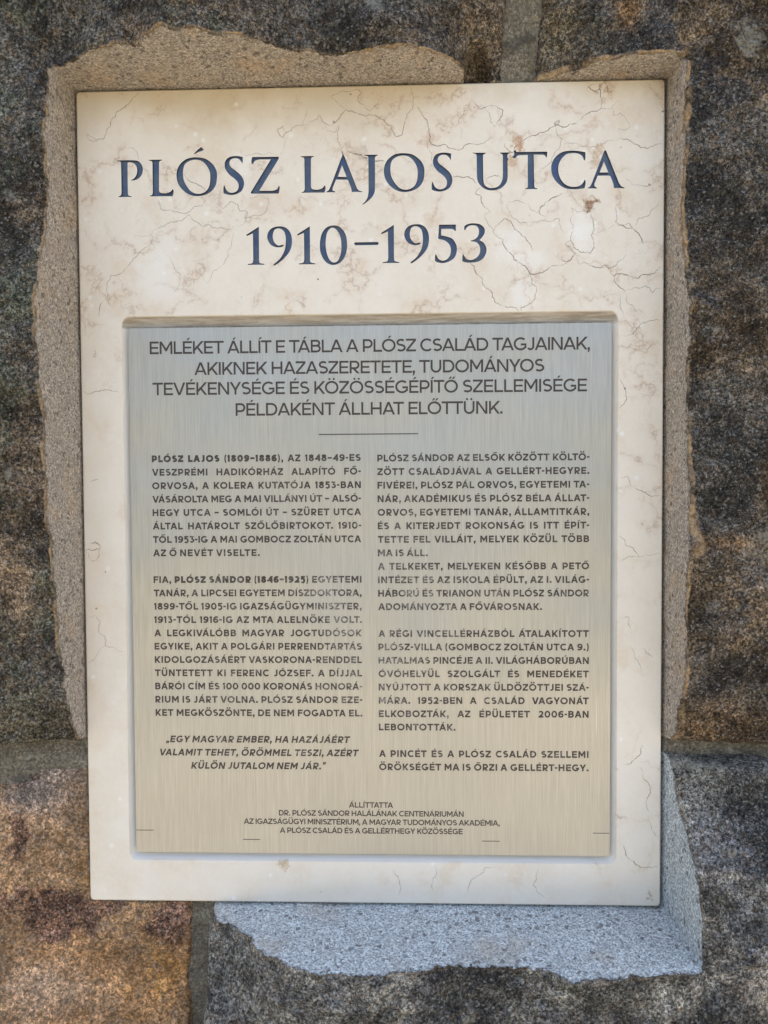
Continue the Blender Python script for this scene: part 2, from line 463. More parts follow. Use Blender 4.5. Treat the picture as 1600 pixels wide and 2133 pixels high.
LR_B = [(1465, 2028), (1425, 2030), (1350, 2033), (1300, 2038), (1240, 2043), (1190, 2047), (1170, 2038), (1145, 2023), (1100, 2013), (1050, 2010), (1000, 2010), (950, 2008), (900, 2013), (850, 2020), (800, 2030), (750, 2035), (700, 2033), (650, 2028), (600, 2015), (570, 1998), (535, 1983), (520, 1958), (490, 1938), (450, 1915), (425, 1893)]
BX = []
for py in range(1600, 1880, 20):
    x, u = unp(170 + (py - 1600) * .07, py); BX.append((x, u, -.0025 + .002 * math.sin(py * .05)))
for px in range(185, 400, 20):
    x, u = unp(px, 1885); BX.append((x, u, -.003))
BX += [(-.45, -.30, .004), (-.33, -.45, .010), (-.18, -.50, .006), (-.36, -.25, -.001)]
CT = {
    'ul': np.concatenate([dens(rim_ctrl('l', UL_L)), dens(rim_ctrl('t', UL_T)), np.array([(-.45, .3, .045), (-.45, 0, .05), (-.42, -.15, .04), (-.2, .55, .055), (.05, .50, .050)])]),
    'ur': np.concatenate([dens(rim_ctrl('t', UR_T)), dens(rim_ctrl('r', UR_R)), np.array([(.42, .45, .045), (.45, .2, .05), (.45, -.05, .045), (.18, .5, .04)])]),
    'lr': np.concatenate([dens(rim_ctrl('r', LR_R)), dens(rim_ctrl('b', LR_B)), np.array([(.42, -.30, .06), (.40, -.5, .10), (.1, -.55, .10)])]),
    'll': np.array(BX),
}
def idw(c, x, u):
    sh = x.shape; x = x.ravel(); u = u.ravel(); out = np.empty_like(x)
    for i in range(0, len(x), 20000):
        d2 = (x[i:i + 20000, None] - c[None, :, 0]) ** 2 + (u[i:i + 20000, None] - c[None, :, 1]) ** 2 + 4e-6
        w = d2 ** -1.7
        out[i:i + 20000] = (w * c[None, :, 2]).sum(1) / w.sum(1)
    return out.reshape(sh)

def cheek(x, u):
    """height of the cut sides of the pocket: rises steeply away from the slab; also which side"""
    w = (fbm(x, u, 22, 5) - .5) * .0024 + (fbm(x, u, 110, 8, 3, .6) - .5) * .0016
    a = [(-x - SW / 2 - GAP['l'] + w) * KS['l'], (x - SW / 2 - GAP['r'] + w) * KS['r'],
         (u - SH / 2 - GAP['t'] + w) * KS['t'], (-u - SH / 2 - GAP['b'] + w) * KS['b']]
    c = np.maximum(np.maximum(a[0], a[1]), np.maximum(a[2], a[3]))
    return np.maximum(c, -.022)

# joint lines (u or x of the stone edges in the plaque frame, at the local wall height)
J_UL_B = unp(90, 1556, .030)[1];  J_UR_B = unp(1500, 1558, .035)[1]
J_LL_T = unp(90, 1604, .000)[1] + .0005;  J_LR_T = unp(1500, 1600, .030)[1]
J_UL_R = unp(1055, 60, .035)[0] + .002;  J_UR_L = unp(1132, 60, .035)[0] + .001
J_LL_R = unp(388, 2000, .002)[0] + .001; J_LR_L = unp(424, 2000, .030)[0] + .002
XL, XR, UB, UT = -.98, 1.02, -.95, .90

STONES = {  # x0, x1, u0, u1, (which sides end at a joint), label
    'ul': (XL, J_UL_R, J_UL_B, UT), 'ur': (J_UR_L, XR, J_UR_B, UT),
    'll': (XL, J_LL_R, UB, J_LL_T), 'lr': (J_LR_L, XR, UB, J_LR_T)}
LAB = {'ul': 'large dark lichen-stained sandstone block left of and above the plaque',
       'ur': 'dark speckled sandstone block to the upper right of the plaque',
       'll': 'brown and orange sandstone block at the lower left corner of the plaque',
       'lr': 'grey mottled sandstone block with a pale cut ledge under the plaque'}

def front(key, x, u):
    x0, x1, u0, u1 = STONES[key]
    H = idw(CT[key], x, u)
    sd_ = {'ul': 11, 'ur': 31, 'll': 51, 'lr': 71}[key]
    H = H + (fbm(x, u, 14, sd_, 3) - .5) * .006 + (fbm(x, u, 55, sd_ + 5, 4, .65) - .5) * .0085 + (fbm(x, u, 230, sd_ + 9, 2, .7) - .5) * .0040
    wb = (fbm(x, u, 30, sd_ + 3, 4) - .5) * .008
    dist = np.minimum(np.minimum(x - x0, x1 - x), np.minimum(u - u0, u1 - u)) + wb
    R = .007
    t = np.clip(dist / R, 0, 1)
    H = H - R * .8 * (1 - np.sqrt(np.clip(1 - (1 - t) ** 2, 0, 1)))
    H = H + np.where(dist < 0, dist * 5.0, 0)
    if key == 'ul':
        # broken hollow by the top joint and a pale knob further up
        cx, cu = unp(1000, 118, .035)
        q = ((x - cx) / .011) ** 2 + ((u - cu) / .022) ** 2 + (fbm(x, u, 70, 3) - .5) * .5
        H = H - .020 * sstep(1.08, .85, q)
        cx, cu = unp(782, 30, .05)
        H = H + .008 * np.exp(-(((x - cx) / .010) ** 2 + ((u - cu) / .012) ** 2))
    if key == 'lr':
        cx, cu = unp(420, 1925, 0)
    return H

def G(x, u, px, py, rx, ry, n=.03):
    cx, cu = unp(px, py, n)
    return np.exp(-(((x - cx) / (rx * .0004)) ** 2 + ((u - cu) / (ry * .0004)) ** 2))

def tint(key, x, u):
    f1 = fbm(x, u, 9, 101); f2 = fbm(x, u, 28, 131, 5, .62); f3 = fbm(x, u, 70, 151, 4, .65)
    def lay(c, col, m): return c * (1 - m[..., None]) + np.array(col) * m[..., None]
    lich = np.zeros_like(x)
    if key == 'ul':
        c = np.ones(x.shape + (3,)) * np.array((.076, .073, .064))
        c = lay(c, (.10, .078, .055), sstep(.46, .62, f1) * .85)
        c = lay(c, (.066, .080, .058), sstep(.5, .62, f2) * .6)
        right = sstep(unp(560, 0, .05)[0], unp(900, 0, .05)[0], x)
        c = lay(c, (.12, .092, .062), right * sstep(.35, .6, f2) * .8)
        c = lay(c, (.058, .062, .068), G(x, u, 190, 150, 160, 70) * sstep(.4, .6, f3) * .8)
        c = lay(c, (.056, .058, .062), G(x, u, 700, 60, 150, 60) * .6)
        low = G(x, u, 20, 1180, 60, 60) + G(x, u, 50, 1250, 40, 60)
        c = lay(c, (.19, .145, .10), np.clip(low, 0, 1) * sstep(.35, .55, f2))
        c = lay(c, (.10, .088, .058), G(x, u, 60, 1520, 160, 60) * .9)
        c = lay(c, (.19, .16, .12), (G(x, u, 470, 5, 120, 40) * sstep(.45, .6, f3)))
        lich = .75 * (G(x, u, 48, 985, 22, 22) + G(x, u, 40, 430, 30, 30) * .5 + G(x, u, 60, 420, 26, 26) * .4 + G(x, u, 782, 25, 26, 34) * 1.1 + G(x, u, 50, 660, 40, 20) * .3 + G(x, u, 100, 40, 120, 60) * .25 + G(x, u, 30, 1350, 40, 30) * .4 + G(x, u, 60, 1390, 40, 20) * .4 + G(x, u, 750, 5, 120, 20) * .5)
    elif key == 'ur':
        c = np.ones(x.shape + (3,)) * np.array((.078, .074, .066))
        c = lay(c, (.125, .095, .062), sstep(.44, .62, f1) * .9)
        c = lay(c, (.056, .057, .060), sstep(.52, .64, f2) * .8)
        c = lay(c, (.26, .16, .075), G(x, u, 1310, 20, 24, 30) + G(x, u, 1560, 330, 60, 12) * sstep(.45, .6, f3) * .8 + G(x, u, 1590, 1010, 20, 40) * .8 + G(x, u, 1520, 1130, 60, 14) * .7)
        c = lay(c, (.115, .10, .068), G(x, u, 1180, 40, 60, 60))
        c = lay(c, (.16, .105, .055), G(x, u, 1500, 1520, 160, 60) * .9)
        c = lay(c, (.13, .095, .055), G(x, u, 1520, 1350, 140, 60) * .5)
        lich = .8 * (G(x, u, 1560, 60, 60, 40) * .7 + G(x, u, 1560, 100, 22, 26) + G(x, u, 1580, 1130, 50, 50) * .8 + G(x, u, 1570, 640, 50, 24) * .45 + G(x, u, 1480, 1260, 30, 24) * .8 + G(x, u, 1590, 260, 30, 80) * .4 + G(x, u, 1500, 170, 26, 20) * .4 + G(x, u, 1480, 690, 30, 12) * .7)
    elif key == 'll':
        c = np.ones(x.shape + (3,)) * np.array((.235, .165, .095))
        c = lay(c, (.25, .15, .065), sstep(.40, .62, f1 * .6 + f3 * .4) * .8)
        c = lay(c, (.17, .16, .15), np.clip(G(x, u, 30, 1680, 90, 50) * .9 + G(x, u, 60, 1640, 160, 20) * .3, 0, 1))
        mar = G(x, u, 60, 1930, 75, 60) + G(x, u, 10, 1790, 30, 80) + G(x, u, 95, 1960, 50, 50) + G(x, u, 330, 1970, 50, 50) + G(x, u, 200, 1930, 50, 30) * .9 + G(x, u, 165, 1970, 20, 50) * .9 + G(x, u, 360, 1930, 40, 30) * .6
        c = lay(c, (.085, .050, .038), sstep(.28, .85, mar + (f2 - .5) * 1.7 + (f3 - .5) * 1.2) * .85)
        c = lay(c, (.36, .20, .05), np.clip(G(x, u, 160, 1860, 26, 40) + G(x, u, 300, 2040, 80, 30) * .7 + G(x, u, 290, 2100, 60, 40), 0, 1) * sstep(.35, .6, f2) * .9)
        c = lay(c, (.33, .25, .17), G(x, u, 60, 2110, 120, 60) * .9)
        lich = .1 * G(x, u, 40, 1650, 60, 40)
    else:
        c = np.ones(x.shape + (3,)) * np.array((.130, .125, .110))
        c = lay(c, (.055, .058, .062), sstep(.45, .62, f1 * .5 + f2 * .5) * .85)
        c = lay(c, (.058, .062, .070), G(x, u, 1500, 1760, 80, 45) * .9 + G(x, u, 1520, 1880, 80, 40) * .6)
        c = lay(c, (.085, .085, .080), np.clip(G(x, u, 480, 2040, 50, 90), 0, 1) * .8)
        c = lay(c, (.060, .062, .064), np.clip(G(x, u, 700, 2095, 220, 36) + G(x, u, 1080, 2040, 200, 20), 0, 1) * sstep(.35, .55, f2) * .9)
        c = lay(c, (.21, .185, .15), np.clip(G(x, u, 1560, 2000, 70, 60) + G(x, u, 1500, 1790, 60, 10) * .6, 0, 1) * sstep(.3, .55, f3))
        lich = .75 * (G(x, u, 970, 2060, 24, 20) + G(x, u, 1500, 1755, 24, 20) * .9 + G(x, u, 1570, 2005, 22, 16) + G(x, u, 840, 2105, 12, 10) + G(x, u, 540, 2060, 26, 26) * .8 + G(x, u, 1300, 2060, 60, 20) * .5 + G(x, u, 1480, 2045, 30, 20) * .8 + G(x, u, 1580, 1960, 30, 26) * .5 + G(x, u, 1450, 1606, 140, 16) * .9 + G(x, u, 600, 2090, 60, 12) * .5)
    c = c * np.array((1.95, 1.74, 1.66) if key == 'll' else ((1.5, 1.46, 1.40) if key == 'lr' else (1.15, 1.08, 1.0)))
    return c, lich

def lines(a, b, marks, fine=.0008, coarse=.0019):
    """grid lines from a to b, close together just outside the slab's edges"""
    out = [a]; x = a
    while x < b:
        s = coarse
        for m0, m1 in marks:
            if m0 - .002 < x < m1: s = fine
        if x < -.43 or x > .45: s = max(s, .012 if (x < -.62 or x > .62) else .004)
        x += s; out.append(min(x, b))
    return np.array(out)

def build_grid(name, key, x0, x1, u0, u1, hfun, label=None, mat=None, cutmask=True):
    xs = lines(x0, x1, [(-SW / 2 - .012, -SW / 2), (SW / 2, SW / 2 + .014)])
    us = lines(u0, u1, [(-SH / 2 - .016, -SH / 2), (SH / 2, SH / 2 + .012)])
    X, U = np.meshgrid(xs, us)
    Hf = hfun(X, U); Ck = cheek(X, U)
    Hh = np.minimum(Hf, np.maximum(Ck, -.022))
    # tooling on the cut faces
    cutd = (Ck - Hf) * 1000.0                 # > 0: natural face, < 0: cut face
    inside = (np.abs(X) < SW / 2 - .004) & (np.abs(U) < SH / 2 - .004)
    nx = len(xs); idx = np.arange(X.size).reshape(X.shape)
    q = np.stack([idx[:-1, :-1], idx[:-1, 1:], idx[1:, 1:], idx[1:, :-1]], -1).reshape(-1, 4)
    ins = inside.ravel()
    q = q[~ins[q].all(1)]
    V = np.stack([X.ravel(), U.ravel(), Hh.ravel()], 1)
    used = np.unique(q); remap = -np.ones(len(V), int); remap[used] = np.arange(len(used))
    me = wmesh(name, V[used], remap[q], smooth=True)
    if key:
        c, lich = tint(key, X, U)
        A = me.attributes.new('tint', 'FLOAT_COLOR', 'POINT')
        A.data.foreach_set('color', np.concatenate([c.reshape(-1, 3), np.ones((X.size, 1))], 1)[used].ravel().astype(np.float32))
        # height difference -> distance on the face, for the ragged edge of the crust
        for nm, arr in (('cutd', cutd), ('lichen', lich * np.ones_like(X)), ('sill', sill_mask(key, X, U)), ('rimw', rim_width(key, X, U))):
            A = me.attributes.new(nm, 'FLOAT', 'POINT')
            A.data.foreach_set('value', arr.ravel()[used].astype(np.float32))
    ob = link(name, me, mat, wall)
    if label: ob['label'] = label
    return ob

def sill_mask(key, X, U):
    if key != 'lr': return np.zeros_like(X)
    return np.ones_like(X)
def rim_width(key, X, U):
    # (Ck-Hf) in mm at which the ochre band of bruised crust ends; cheeks rise KS:1, so this is KS x its width
    n = fbm(X, U, 26, 401, 3)
    if key == 'ul': return (6 + 40 * n * n) * np.where(U > SH / 2, 1.1, 1.0)
    if key == 'ur': return (10 + 90 * n * n + 110 * G(X, U, 1470, 1140, 40, 26)) * np.where(U > SH / 2, 1.5, 1.0)
    if key == 'lr': return 6 + 50 * n * n
    return np.full_like(X, 4.0)

for key in ('ul', 'ur', 'll', 'lr'):
    x0, x1, u0, u1 = STONES[key]
    build_grid('sandstone_block', key, x0 - (.008 if x0 > XL else 0), x1 + (.008 if x1 < XR else 0),
               u0 - (.008 if u0 > UB else 0), u1 + (.008 if u1 < UT else 0),
               lambda X, U, k=key: front(k, X, U), LAB[key], M_STONE)

# mortar joints: four bands in one part
def mortar_h(X, U):
    n = (fbm(X, U, 25, 207) - .5) * .008 + (fbm(X, U, 90, 211, 4, .65) - .5) * .006
    up = .0 + .10 * np.clip(U - SH / 2, 0, 1) + .0
    h = -.0085 + np.where((U > SH / 2), .004 + .28 * np.clip(U - SH / 2, 0, 1),
        np.where(U < -SH / 2, -.002 + .03 * np.clip(-U - SH / 2, 0, 1),
        np.where(X > 0, .004 + .22 * np.clip(X - SW / 2, 0, .12), .000 + .13 * np.clip(-X - SW / 2, 0, .1))))
    return h + n
bands = [(XL, -SW / 2 + .002, J_LL_T - .012, J_UL_B + .012), (SW / 2 - .002, XR, J_LR_T - .012, J_UR_B + .012),
         (J_UL_R - .012, J_UR_L + .012, SH / 2 - .002, UT), (J_LL_R - .012, J_LR_L + .012, UB, -SH / 2 + .002)]
for i, (a, b, c, d) in enumerate(bands):
    build_grid('mortar_joint', None, a, b, c, d, mortar_h, None, M_MORTAR)

# body of the wall behind and around the four blocks
def box(name, lo, hi, mat, parent):
    v = [(x, y, z) for x in (lo[0], hi[0]) for y in (lo[1], hi[1]) for z in (lo[2], hi[2])]
    f = [(0, 1, 3, 2), (4, 6, 7, 5), (0, 4, 5, 1), (2, 3, 7, 6), (0, 2, 6, 4), (1, 5, 7, 3)]
    me = bpy.data.meshes.new(name); me.from_pydata(v, [], f)
    return link(name, me, mat, parent)
box('rubble_core', (-1.5, .030, -.02), (1.5, .50, 2.6), M_MORTAR, wall)

# ------------------------------------------------------------------ the plaque
PB = (0, 0, ZC - SH / 2)
plaque = empty('memorial_plaque', PB, 'cream limestone memorial plaque with blue carved name and etched metal plate, set into the wall', 'plaque')

def smooth_loop(pts, per=5):
    """closed outline; points are (x,y) smooth or (x,y,1) corner -> dense polyline"""
    n = len(pts); P = [np.array(p[:2], float) for p in pts]; C = [len(p) > 2 for p in pts]; out = []
    for i in range(n):
        p1, p2 = P[i], P[(i + 1) % n]
        if C[i] and C[(i + 1) % n]:
            out.append(p1); continue
        p0 = P[i - 1] if not C[i] else p1 - (p2 - p1) * .6
        p3 = P[(i + 2) % n] if not C[(i + 1) % n] else p2 + (p2 - p1) * .6
        for k in range(per):
            t = k / per
            out.append(.5 * ((2 * p1) + (-p0 + p2) * t + (2 * p0 - 5 * p1 + 4 * p2 - p3) * t * t + (-p0 + 3 * p1 - 3 * p2 + p3) * t ** 3))
    return out

c = 1
GL = {  # outlines of the carved letters, each in its own drawing frame (origin x, origin y, scale)
 'P': ((240, 300, 8.889), [[(40,305,c),(120,300,c),(370,303),(468,350),(512,450),(495,560),(430,640),(345,672),(280,670,c),(345,640),(392,575),(408,490),(385,400),(330,350),(262,335),(228,352,c),(235,925,c),(252,955),(300,965,c),(298,978,c),(65,980,c),(63,968,c),(102,952),(118,920,c),(110,360,c),(95,325),(42,318,c)]]),
 'L': ((240, 300, 8.889), [[(622,290,c),(868,288,c),(865,298,c),(827,315),(812,350,c),(812,860,c),(838,900),(930,912),(1010,890),(1045,860),(1065,828,c),(1083,870,c),(1077,920),(1060,965,c),(640,968,c),(645,955,c),(683,940),(697,900,c),(690,360,c),(678,320),(625,302,c)]]),
 'O': ((790, 300, 8.889), [[(460,168),(620,195),(760,300),(830,430),(835,560),(810,690),(730,800),(610,865),(470,888),(340,865),(220,790),(130,680),(90,550),(95,420),(150,300),(260,205),(360,175)], [(440,212),(560,240),(650,330),(705,450),(712,580),(690,710),(620,805),(500,845),(380,815),(290,720),(225,600),(207,480),(215,370),(250,290),(330,235)]]),
 'acute': ((0, 0, 1), [[(403.5,320.5,c),(412,312),(419,306,c),(424.8,311.5,c),(420,314.5),(413,316.8),(405,321,c)]]),
 'S': ((790, 300, 8.889), [[(1330,175,c),(1330,260),(1320,300,c),(1298,255),(1250,210),(1180,197),(1110,225),(1083,290),(1110,360),(1200,430),(1290,510),(1345,600),(1352,700),(1310,800),(1230,855),(1130,880),(1040,870),(975,845,c),(972,760),(985,690,c),(1005,740),(1040,800),(1100,835),(1170,832),(1235,790),(1255,710),(1235,640),(1170,570),(1080,500),(1015,410),(995,320),(1020,230),(1090,175),(1190,157),(1270,163)]]),
 'Z': ((410, 300, 8.42), [[(970,228,c),(1440,222,c),(1432,268,c),(1095,820,c),(1330,820,c),(1400,798),(1428,760),(1440,722,c),(1455,760,c),(1447,820),(1435,868,c),(955,870,c),(945,850,c),(1300,268,c),(1090,270,c),(1020,295),(985,350,c),(965,348,c),(957,300)]]),
 'A': ((620, 300, 8.889), [[(820,125,c),(838,175,c),(870,235,c),(1100,820,c),(1140,862),(1198,875,c),(1196,885,c),(1003,886,c),(990,810,c),(930,660,c),(712,658,c),(655,800,c),(648,855),(695,880,c),(693,890,c),(525,893,c),(530,883,c),(575,855),(610,790,c),(832,195,c),(812,150,c)], [(822,392,c),(908,610,c),(745,606,c)]]),
 'A2': ((1130, 290, 8.889), [[(1145,215,c),(1165,203),(1180,215,c),(1420,815,c),(1465,872),(1520,890,c),(1515,903,c),(1325,903,c),(1312,820,c),(1262,690,c),(1235,672,c),(1025,675,c),(965,820,c),(967,870),(1008,897,c),(1005,910,c),(838,910,c),(840,900,c),(885,868),(920,800,c)], [(1138,415,c),(1222,615,c),(1060,615,c)]]),
 'J': ((620, 300, 8.889), [[(1238,200,c),(1482,196,c),(1480,208,c),(1445,225),(1432,260,c),(1435,800,c),(1425,890),(1380,980),(1300,1060),(1210,1120,c),(1200,1108,c),(1250,1065),(1295,990),(1312,900),(1315,820,c),(1310,260,c),(1295,222),(1240,212,c)]]),
 'U': ((970, 290, 8.889), [[(130,250,c),(375,250,c),(372,262,c),(335,280),(322,310,c),(328,740,c),(350,840),(420,895),(500,903),(590,880),(650,820),(683,730),(690,620,c),(690,310,c),(680,280),(635,255,c),(638,245,c),(828,245,c),(825,256,c),(785,275),(772,310,c),(775,340,c),(792,370,c),(775,400,c),(780,690,c),(760,790),(690,880),(600,930),(490,948),(370,925),(270,850),(220,760),(208,640,c),(205,310,c),(190,275),(132,260,c)]]),
 'T': ((970, 290, 8.889), [[(888,208,c),(925,203,c),(940,236,c),(1500,228,c),(1515,245,c),(1505,335,c),(1490,335,c),(1470,300),(1430,285,c),(1262,285,c),(1272,875,c),(1290,900),(1330,905,c),(1328,920,c),(1105,924,c),(1105,912,c),(1138,900),(1152,870,c),(1150,290,c),(1000,295,c),(955,310),(920,355,c),(885,345,c),(850,328,c),(890,310,c),(902,260,c)]]),
 'C': ((1130, 290, 8.889), [[(795,240,c),(797,320),(788,392,c),(768,385,c),(735,310),(660,265),(560,255),(440,280),(350,370),(300,480),(295,600),(330,720),(410,825),(510,873),(620,880),(700,855),(755,800),(780,755,c),(798,760,c),(798,830),(780,905,c),(680,920),(560,925),(420,905),(290,820),(200,700),(162,560),(180,430),(250,320),(360,240),(480,213),(600,212),(700,222)]]),
 '1': ((500, 450, 6.667), [[(262,148,c),(265,600,c),(275,650),(340,665,c),(335,676,c),(110,677,c),(112,665,c),(170,655),(185,610,c),(180,240,c),(95,277,c),(85,262,c)]]),
 '9': ((500, 450, 6.667), [[(603,397,c),(602,418,c),(560,432),(490,430),(420,390),(380,310),(390,230),(440,170),(520,145),(610,150),(680,200),(718,290),(718,400),(690,490),(620,580),(540,650),(480,688,c),(463,682,c),(470,668,c),(550,600),(610,500),(635,400),(635,300),(615,220),(570,180),(520,172),(475,200),(455,270),(465,340),(500,390),(540,410),(575,402)]]),
 '0': ((500, 450, 6.667), [[(1300,130),(1390,155),(1460,240),(1487,370),(1475,510),(1420,620),(1340,672),(1260,675),(1180,625),(1120,510),(1110,380),(1135,250),(1200,160)], [(1290,162),(1350,200),(1395,290),(1408,400),(1400,520),(1360,620),(1300,645),(1240,600),(1200,490),(1190,370),(1205,250),(1240,185)]]),
 'dash': ((0, 0, 1), [[(738,506.5),(740,504.8,c),(787,504,c),(789,506.5),(787,510,c),(740,511,c)]]),
 '5': ((790, 450, 6.667), [[(832,120,c),(1065,118,c),(1065,205,c),(1055,208,c),(1030,185),(1000,178,c),(862,178,c),(860,268,c),(940,285),(1020,320),(1070,400),(1078,480),(1050,570),(990,620),(900,652),(820,645),(775,625,c),(775,570),(783,527,c),(800,550),(825,595),(880,620),(940,600),(985,540),(995,460),(970,390),(910,340),(818,315,c)]]),
 '3': ((790, 450, 6.667), [[(1180,190,c),(1183,140,c),(1230,112),(1310,100),(1400,115),(1460,170),(1462,240),(1425,300),(1392,335,c),(1450,370),(1488,440),(1485,510),(1450,580),(1380,630),(1290,645),(1210,645),(1155,628,c),(1153,570),(1165,520,c),(1180,550),(1220,600),(1290,608),(1360,570),(1400,500),(1395,420),(1350,365),(1275,350,c),(1272,342,c),(1330,320),(1375,270),(1385,200),(1360,145),(1310,128),(1250,135),(1210,165),(1195,197,c)]]),
}
TITLE = [('P', 0, 0), ('L', 0, 0), (('O', -432, 8.7), ('acute', 0, 0)), ('S', -433.9, 7.2), ('Z', 0, 0), ('L', 316.5, -7.5), ('A', 0, 0), ('J', 0, 0), ('O', 0, 0), ('S', 0, 0), ('U', 0, 0), ('T', 0, 0), ('C', 0, 0), ('A2', 0, 0),
         ('1', 0, 0), ('9', 0, 0), ('1', 106.2, -1), ('0', 0, 0), ('dash', 0, 0), ('1', 281.1, -3.9), ('9', 285.5, -4.6), ('5', 0, 0), ('3', 0, 0)]
def glyph_loops(name, dx, dy):
    (ox, oy, s), ls = GL[name]
    out = []
    for lp in ls:
        out.append([unp(ox + p[0] / s + dx, oy + p[1] / s + dy) for p in smooth_loop(lp)])
    return out
letters = []
for t in TITLE:
    if isinstance(t[0], tuple):
        lo = []
        for q in t: lo += glyph_loops(*q)
        letters.append(lo)
    else: letters.append(glyph_loops(*t))

def fill(loops):
    """plane figure with holes -> (verts 2D, faces)"""
    cu = bpy.data.curves.new('tmp', 'CURVE'); cu.dimensions = '2D'; cu.fill_mode = 'BOTH'
    for lp in loops:
        sp = cu.splines.new('POLY'); sp.points.add(len(lp) - 1)
        for i, p in enumerate(lp): sp.points[i].co = (p[0] * 10, p[1] * 10, 0, 1)
        sp.use_cyclic_u = True
    ob = bpy.data.objects.new('tmp', cu); scene.collection.objects.link(ob)
    dg = bpy.context.evaluated_depsgraph_get()
    me = bpy.data.meshes.new_from_object(ob.evaluated_get(dg))
    v = [(a.co.x / 10, a.co.y / 10) for a in me.vertices]; f = [tuple(p.vertices) for p in me.polygons]
    bpy.data.objects.remove(ob); bpy.data.curves.remove(cu); bpy.data.meshes.remove(me)
    return v, f

def rrect(x0, x1, u0, u1, r, seg=8):
    out = []
    for cx, cu, a0 in ((x1 - r, u1 - r, 0), (x0 + r, u1 - r, 90), (x0 + r, u0 + r, 180), (x1 - r, u0 + r, 270)):
        for i in range(seg + 1):
            a = math.radians(a0 + 90 * i / seg); out.append((cx + r * math.cos(a), cu + r * math.sin(a)))
    return out

def loft(rings):
    """rings: list of (loop, n) with equal counts -> verts, quads"""
    v = []; f = []; m = len(rings[0][0])
    for lp, n in rings: v += [(p[0], p[1], n) for p in lp]
    for k in range(len(rings) - 1):
        for i in range(m):
            j = (i + 1) % m
            f.append((k * m + i, k * m + j, (k + 1) * m + j, (k + 1) * m + i))
    return v, f

hx, hu = SW / 2, SH / 2
PX0, PX1, PU0, PU1 = -.2084, .2067, -.3093, .1507          # the metal plate
QX0, QX1, QU0, QU1 = PX0 - .0060, PX1 + .0056, PU0 - .0068, PU1 + .0100   # the pocket for it
outer = rrect(-hx + .0012, hx - .0012, -hu + .0012, hu - .0012, .003)
pocket = rrect(QX0, QX1, QU0, QU1, .0075, 10)
V, Fc = [], []
def add(v, f):
    o = len(V); V.extend(v); Fc.extend([tuple(i + o for i in q) for q in f])
v2, f2 = fill([outer, pocket] + [lp for L in letters for lp in L])
add([(a, b, 0) for a, b in v2], f2)
add(*loft([(outer, 0), (rrect(-hx + .0003, hx - .0003, -hu + .0003, hu - .0003, .0034), -.0004), (rrect(-hx, hx, -hu, hu, .0036), -.0014), (rrect(-hx, hx, -hu, hu, .0036), -.019)]))
rg = []
for off, n in ((0, 0), (.0003, -.0002), (.0007, -.0010), (.0012, -.0020), (.0019, -.0032), (.0028, -.0044), (.0038, -.0056), (.0050, -.0068), (.0062, -.0076), (.0080, -.0079)):
    rg.append((rrect(QX0 + off, QX1 - off, QU0 + off, QU1 - off, max(.0075 - off, .0012), 10), n))
add(*loft(rg))
me = wmesh('marble_slab', V, Fc, PB)
for p in me.polygons:
    if len(p.vertices) == 4: p.use_smooth = True
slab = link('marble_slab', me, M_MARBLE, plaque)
# pocket floor under the plate
q = rrect(QX0 + .0078, QX1 - .0078, QU0 + .0078, QU1 - .0078, .0012, 4)
link('pocket_floor', wmesh('pocket_floor', [(a, b, -.0080) for a, b in q], [tuple(range(len(q)))], PB), M_DIRT, slab)

# carved, painted letters: sloping walls and a floor
DEPTH = .0022
def inset(lp, d):
    P = np.array(lp); n = len(P)
    A = .5 * np.sum(P[:, 0] * np.roll(P[:, 1], -1) - np.roll(P[:, 0], -1) * P[:, 1])
    e = np.roll(P, -1, 0) - P; L = np.linalg.norm(e, axis=1, keepdims=True) + 1e-9; e /= L
    nn = np.stack([-e[:, 1], e[:, 0]], 1) * (1 if A > 0 else -1)
    vn = nn + np.roll(nn, 1, 0); vn /= (np.linalg.norm(vn, axis=1, keepdims=True) + 1e-9)
    return P + vn * d
for L in letters:
    v, f = [], []
    for lp in L:
        m = len(lp); o = len(v)
        v += [(a, b, 0.0) for a, b in lp] + [(a, b, -DEPTH) for a, b in lp]
        f += [(o + i, o + (i + 1) % m, o + m + (i + 1) % m, o + m + i) for i in range(m)]
    nw = len(f)
    vv, ff = fill(L); o = len(v)
    v += [(a, b, -DEPTH) for a, b in vv]; f += [tuple(i + o for i in t) for t in ff]
    lm = wmesh('letter', v, f, PB)
    ob = link('letter', lm, M_PAINT, slab)
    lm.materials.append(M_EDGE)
    for i in range(nw): lm.polygons[i].material_index = 1

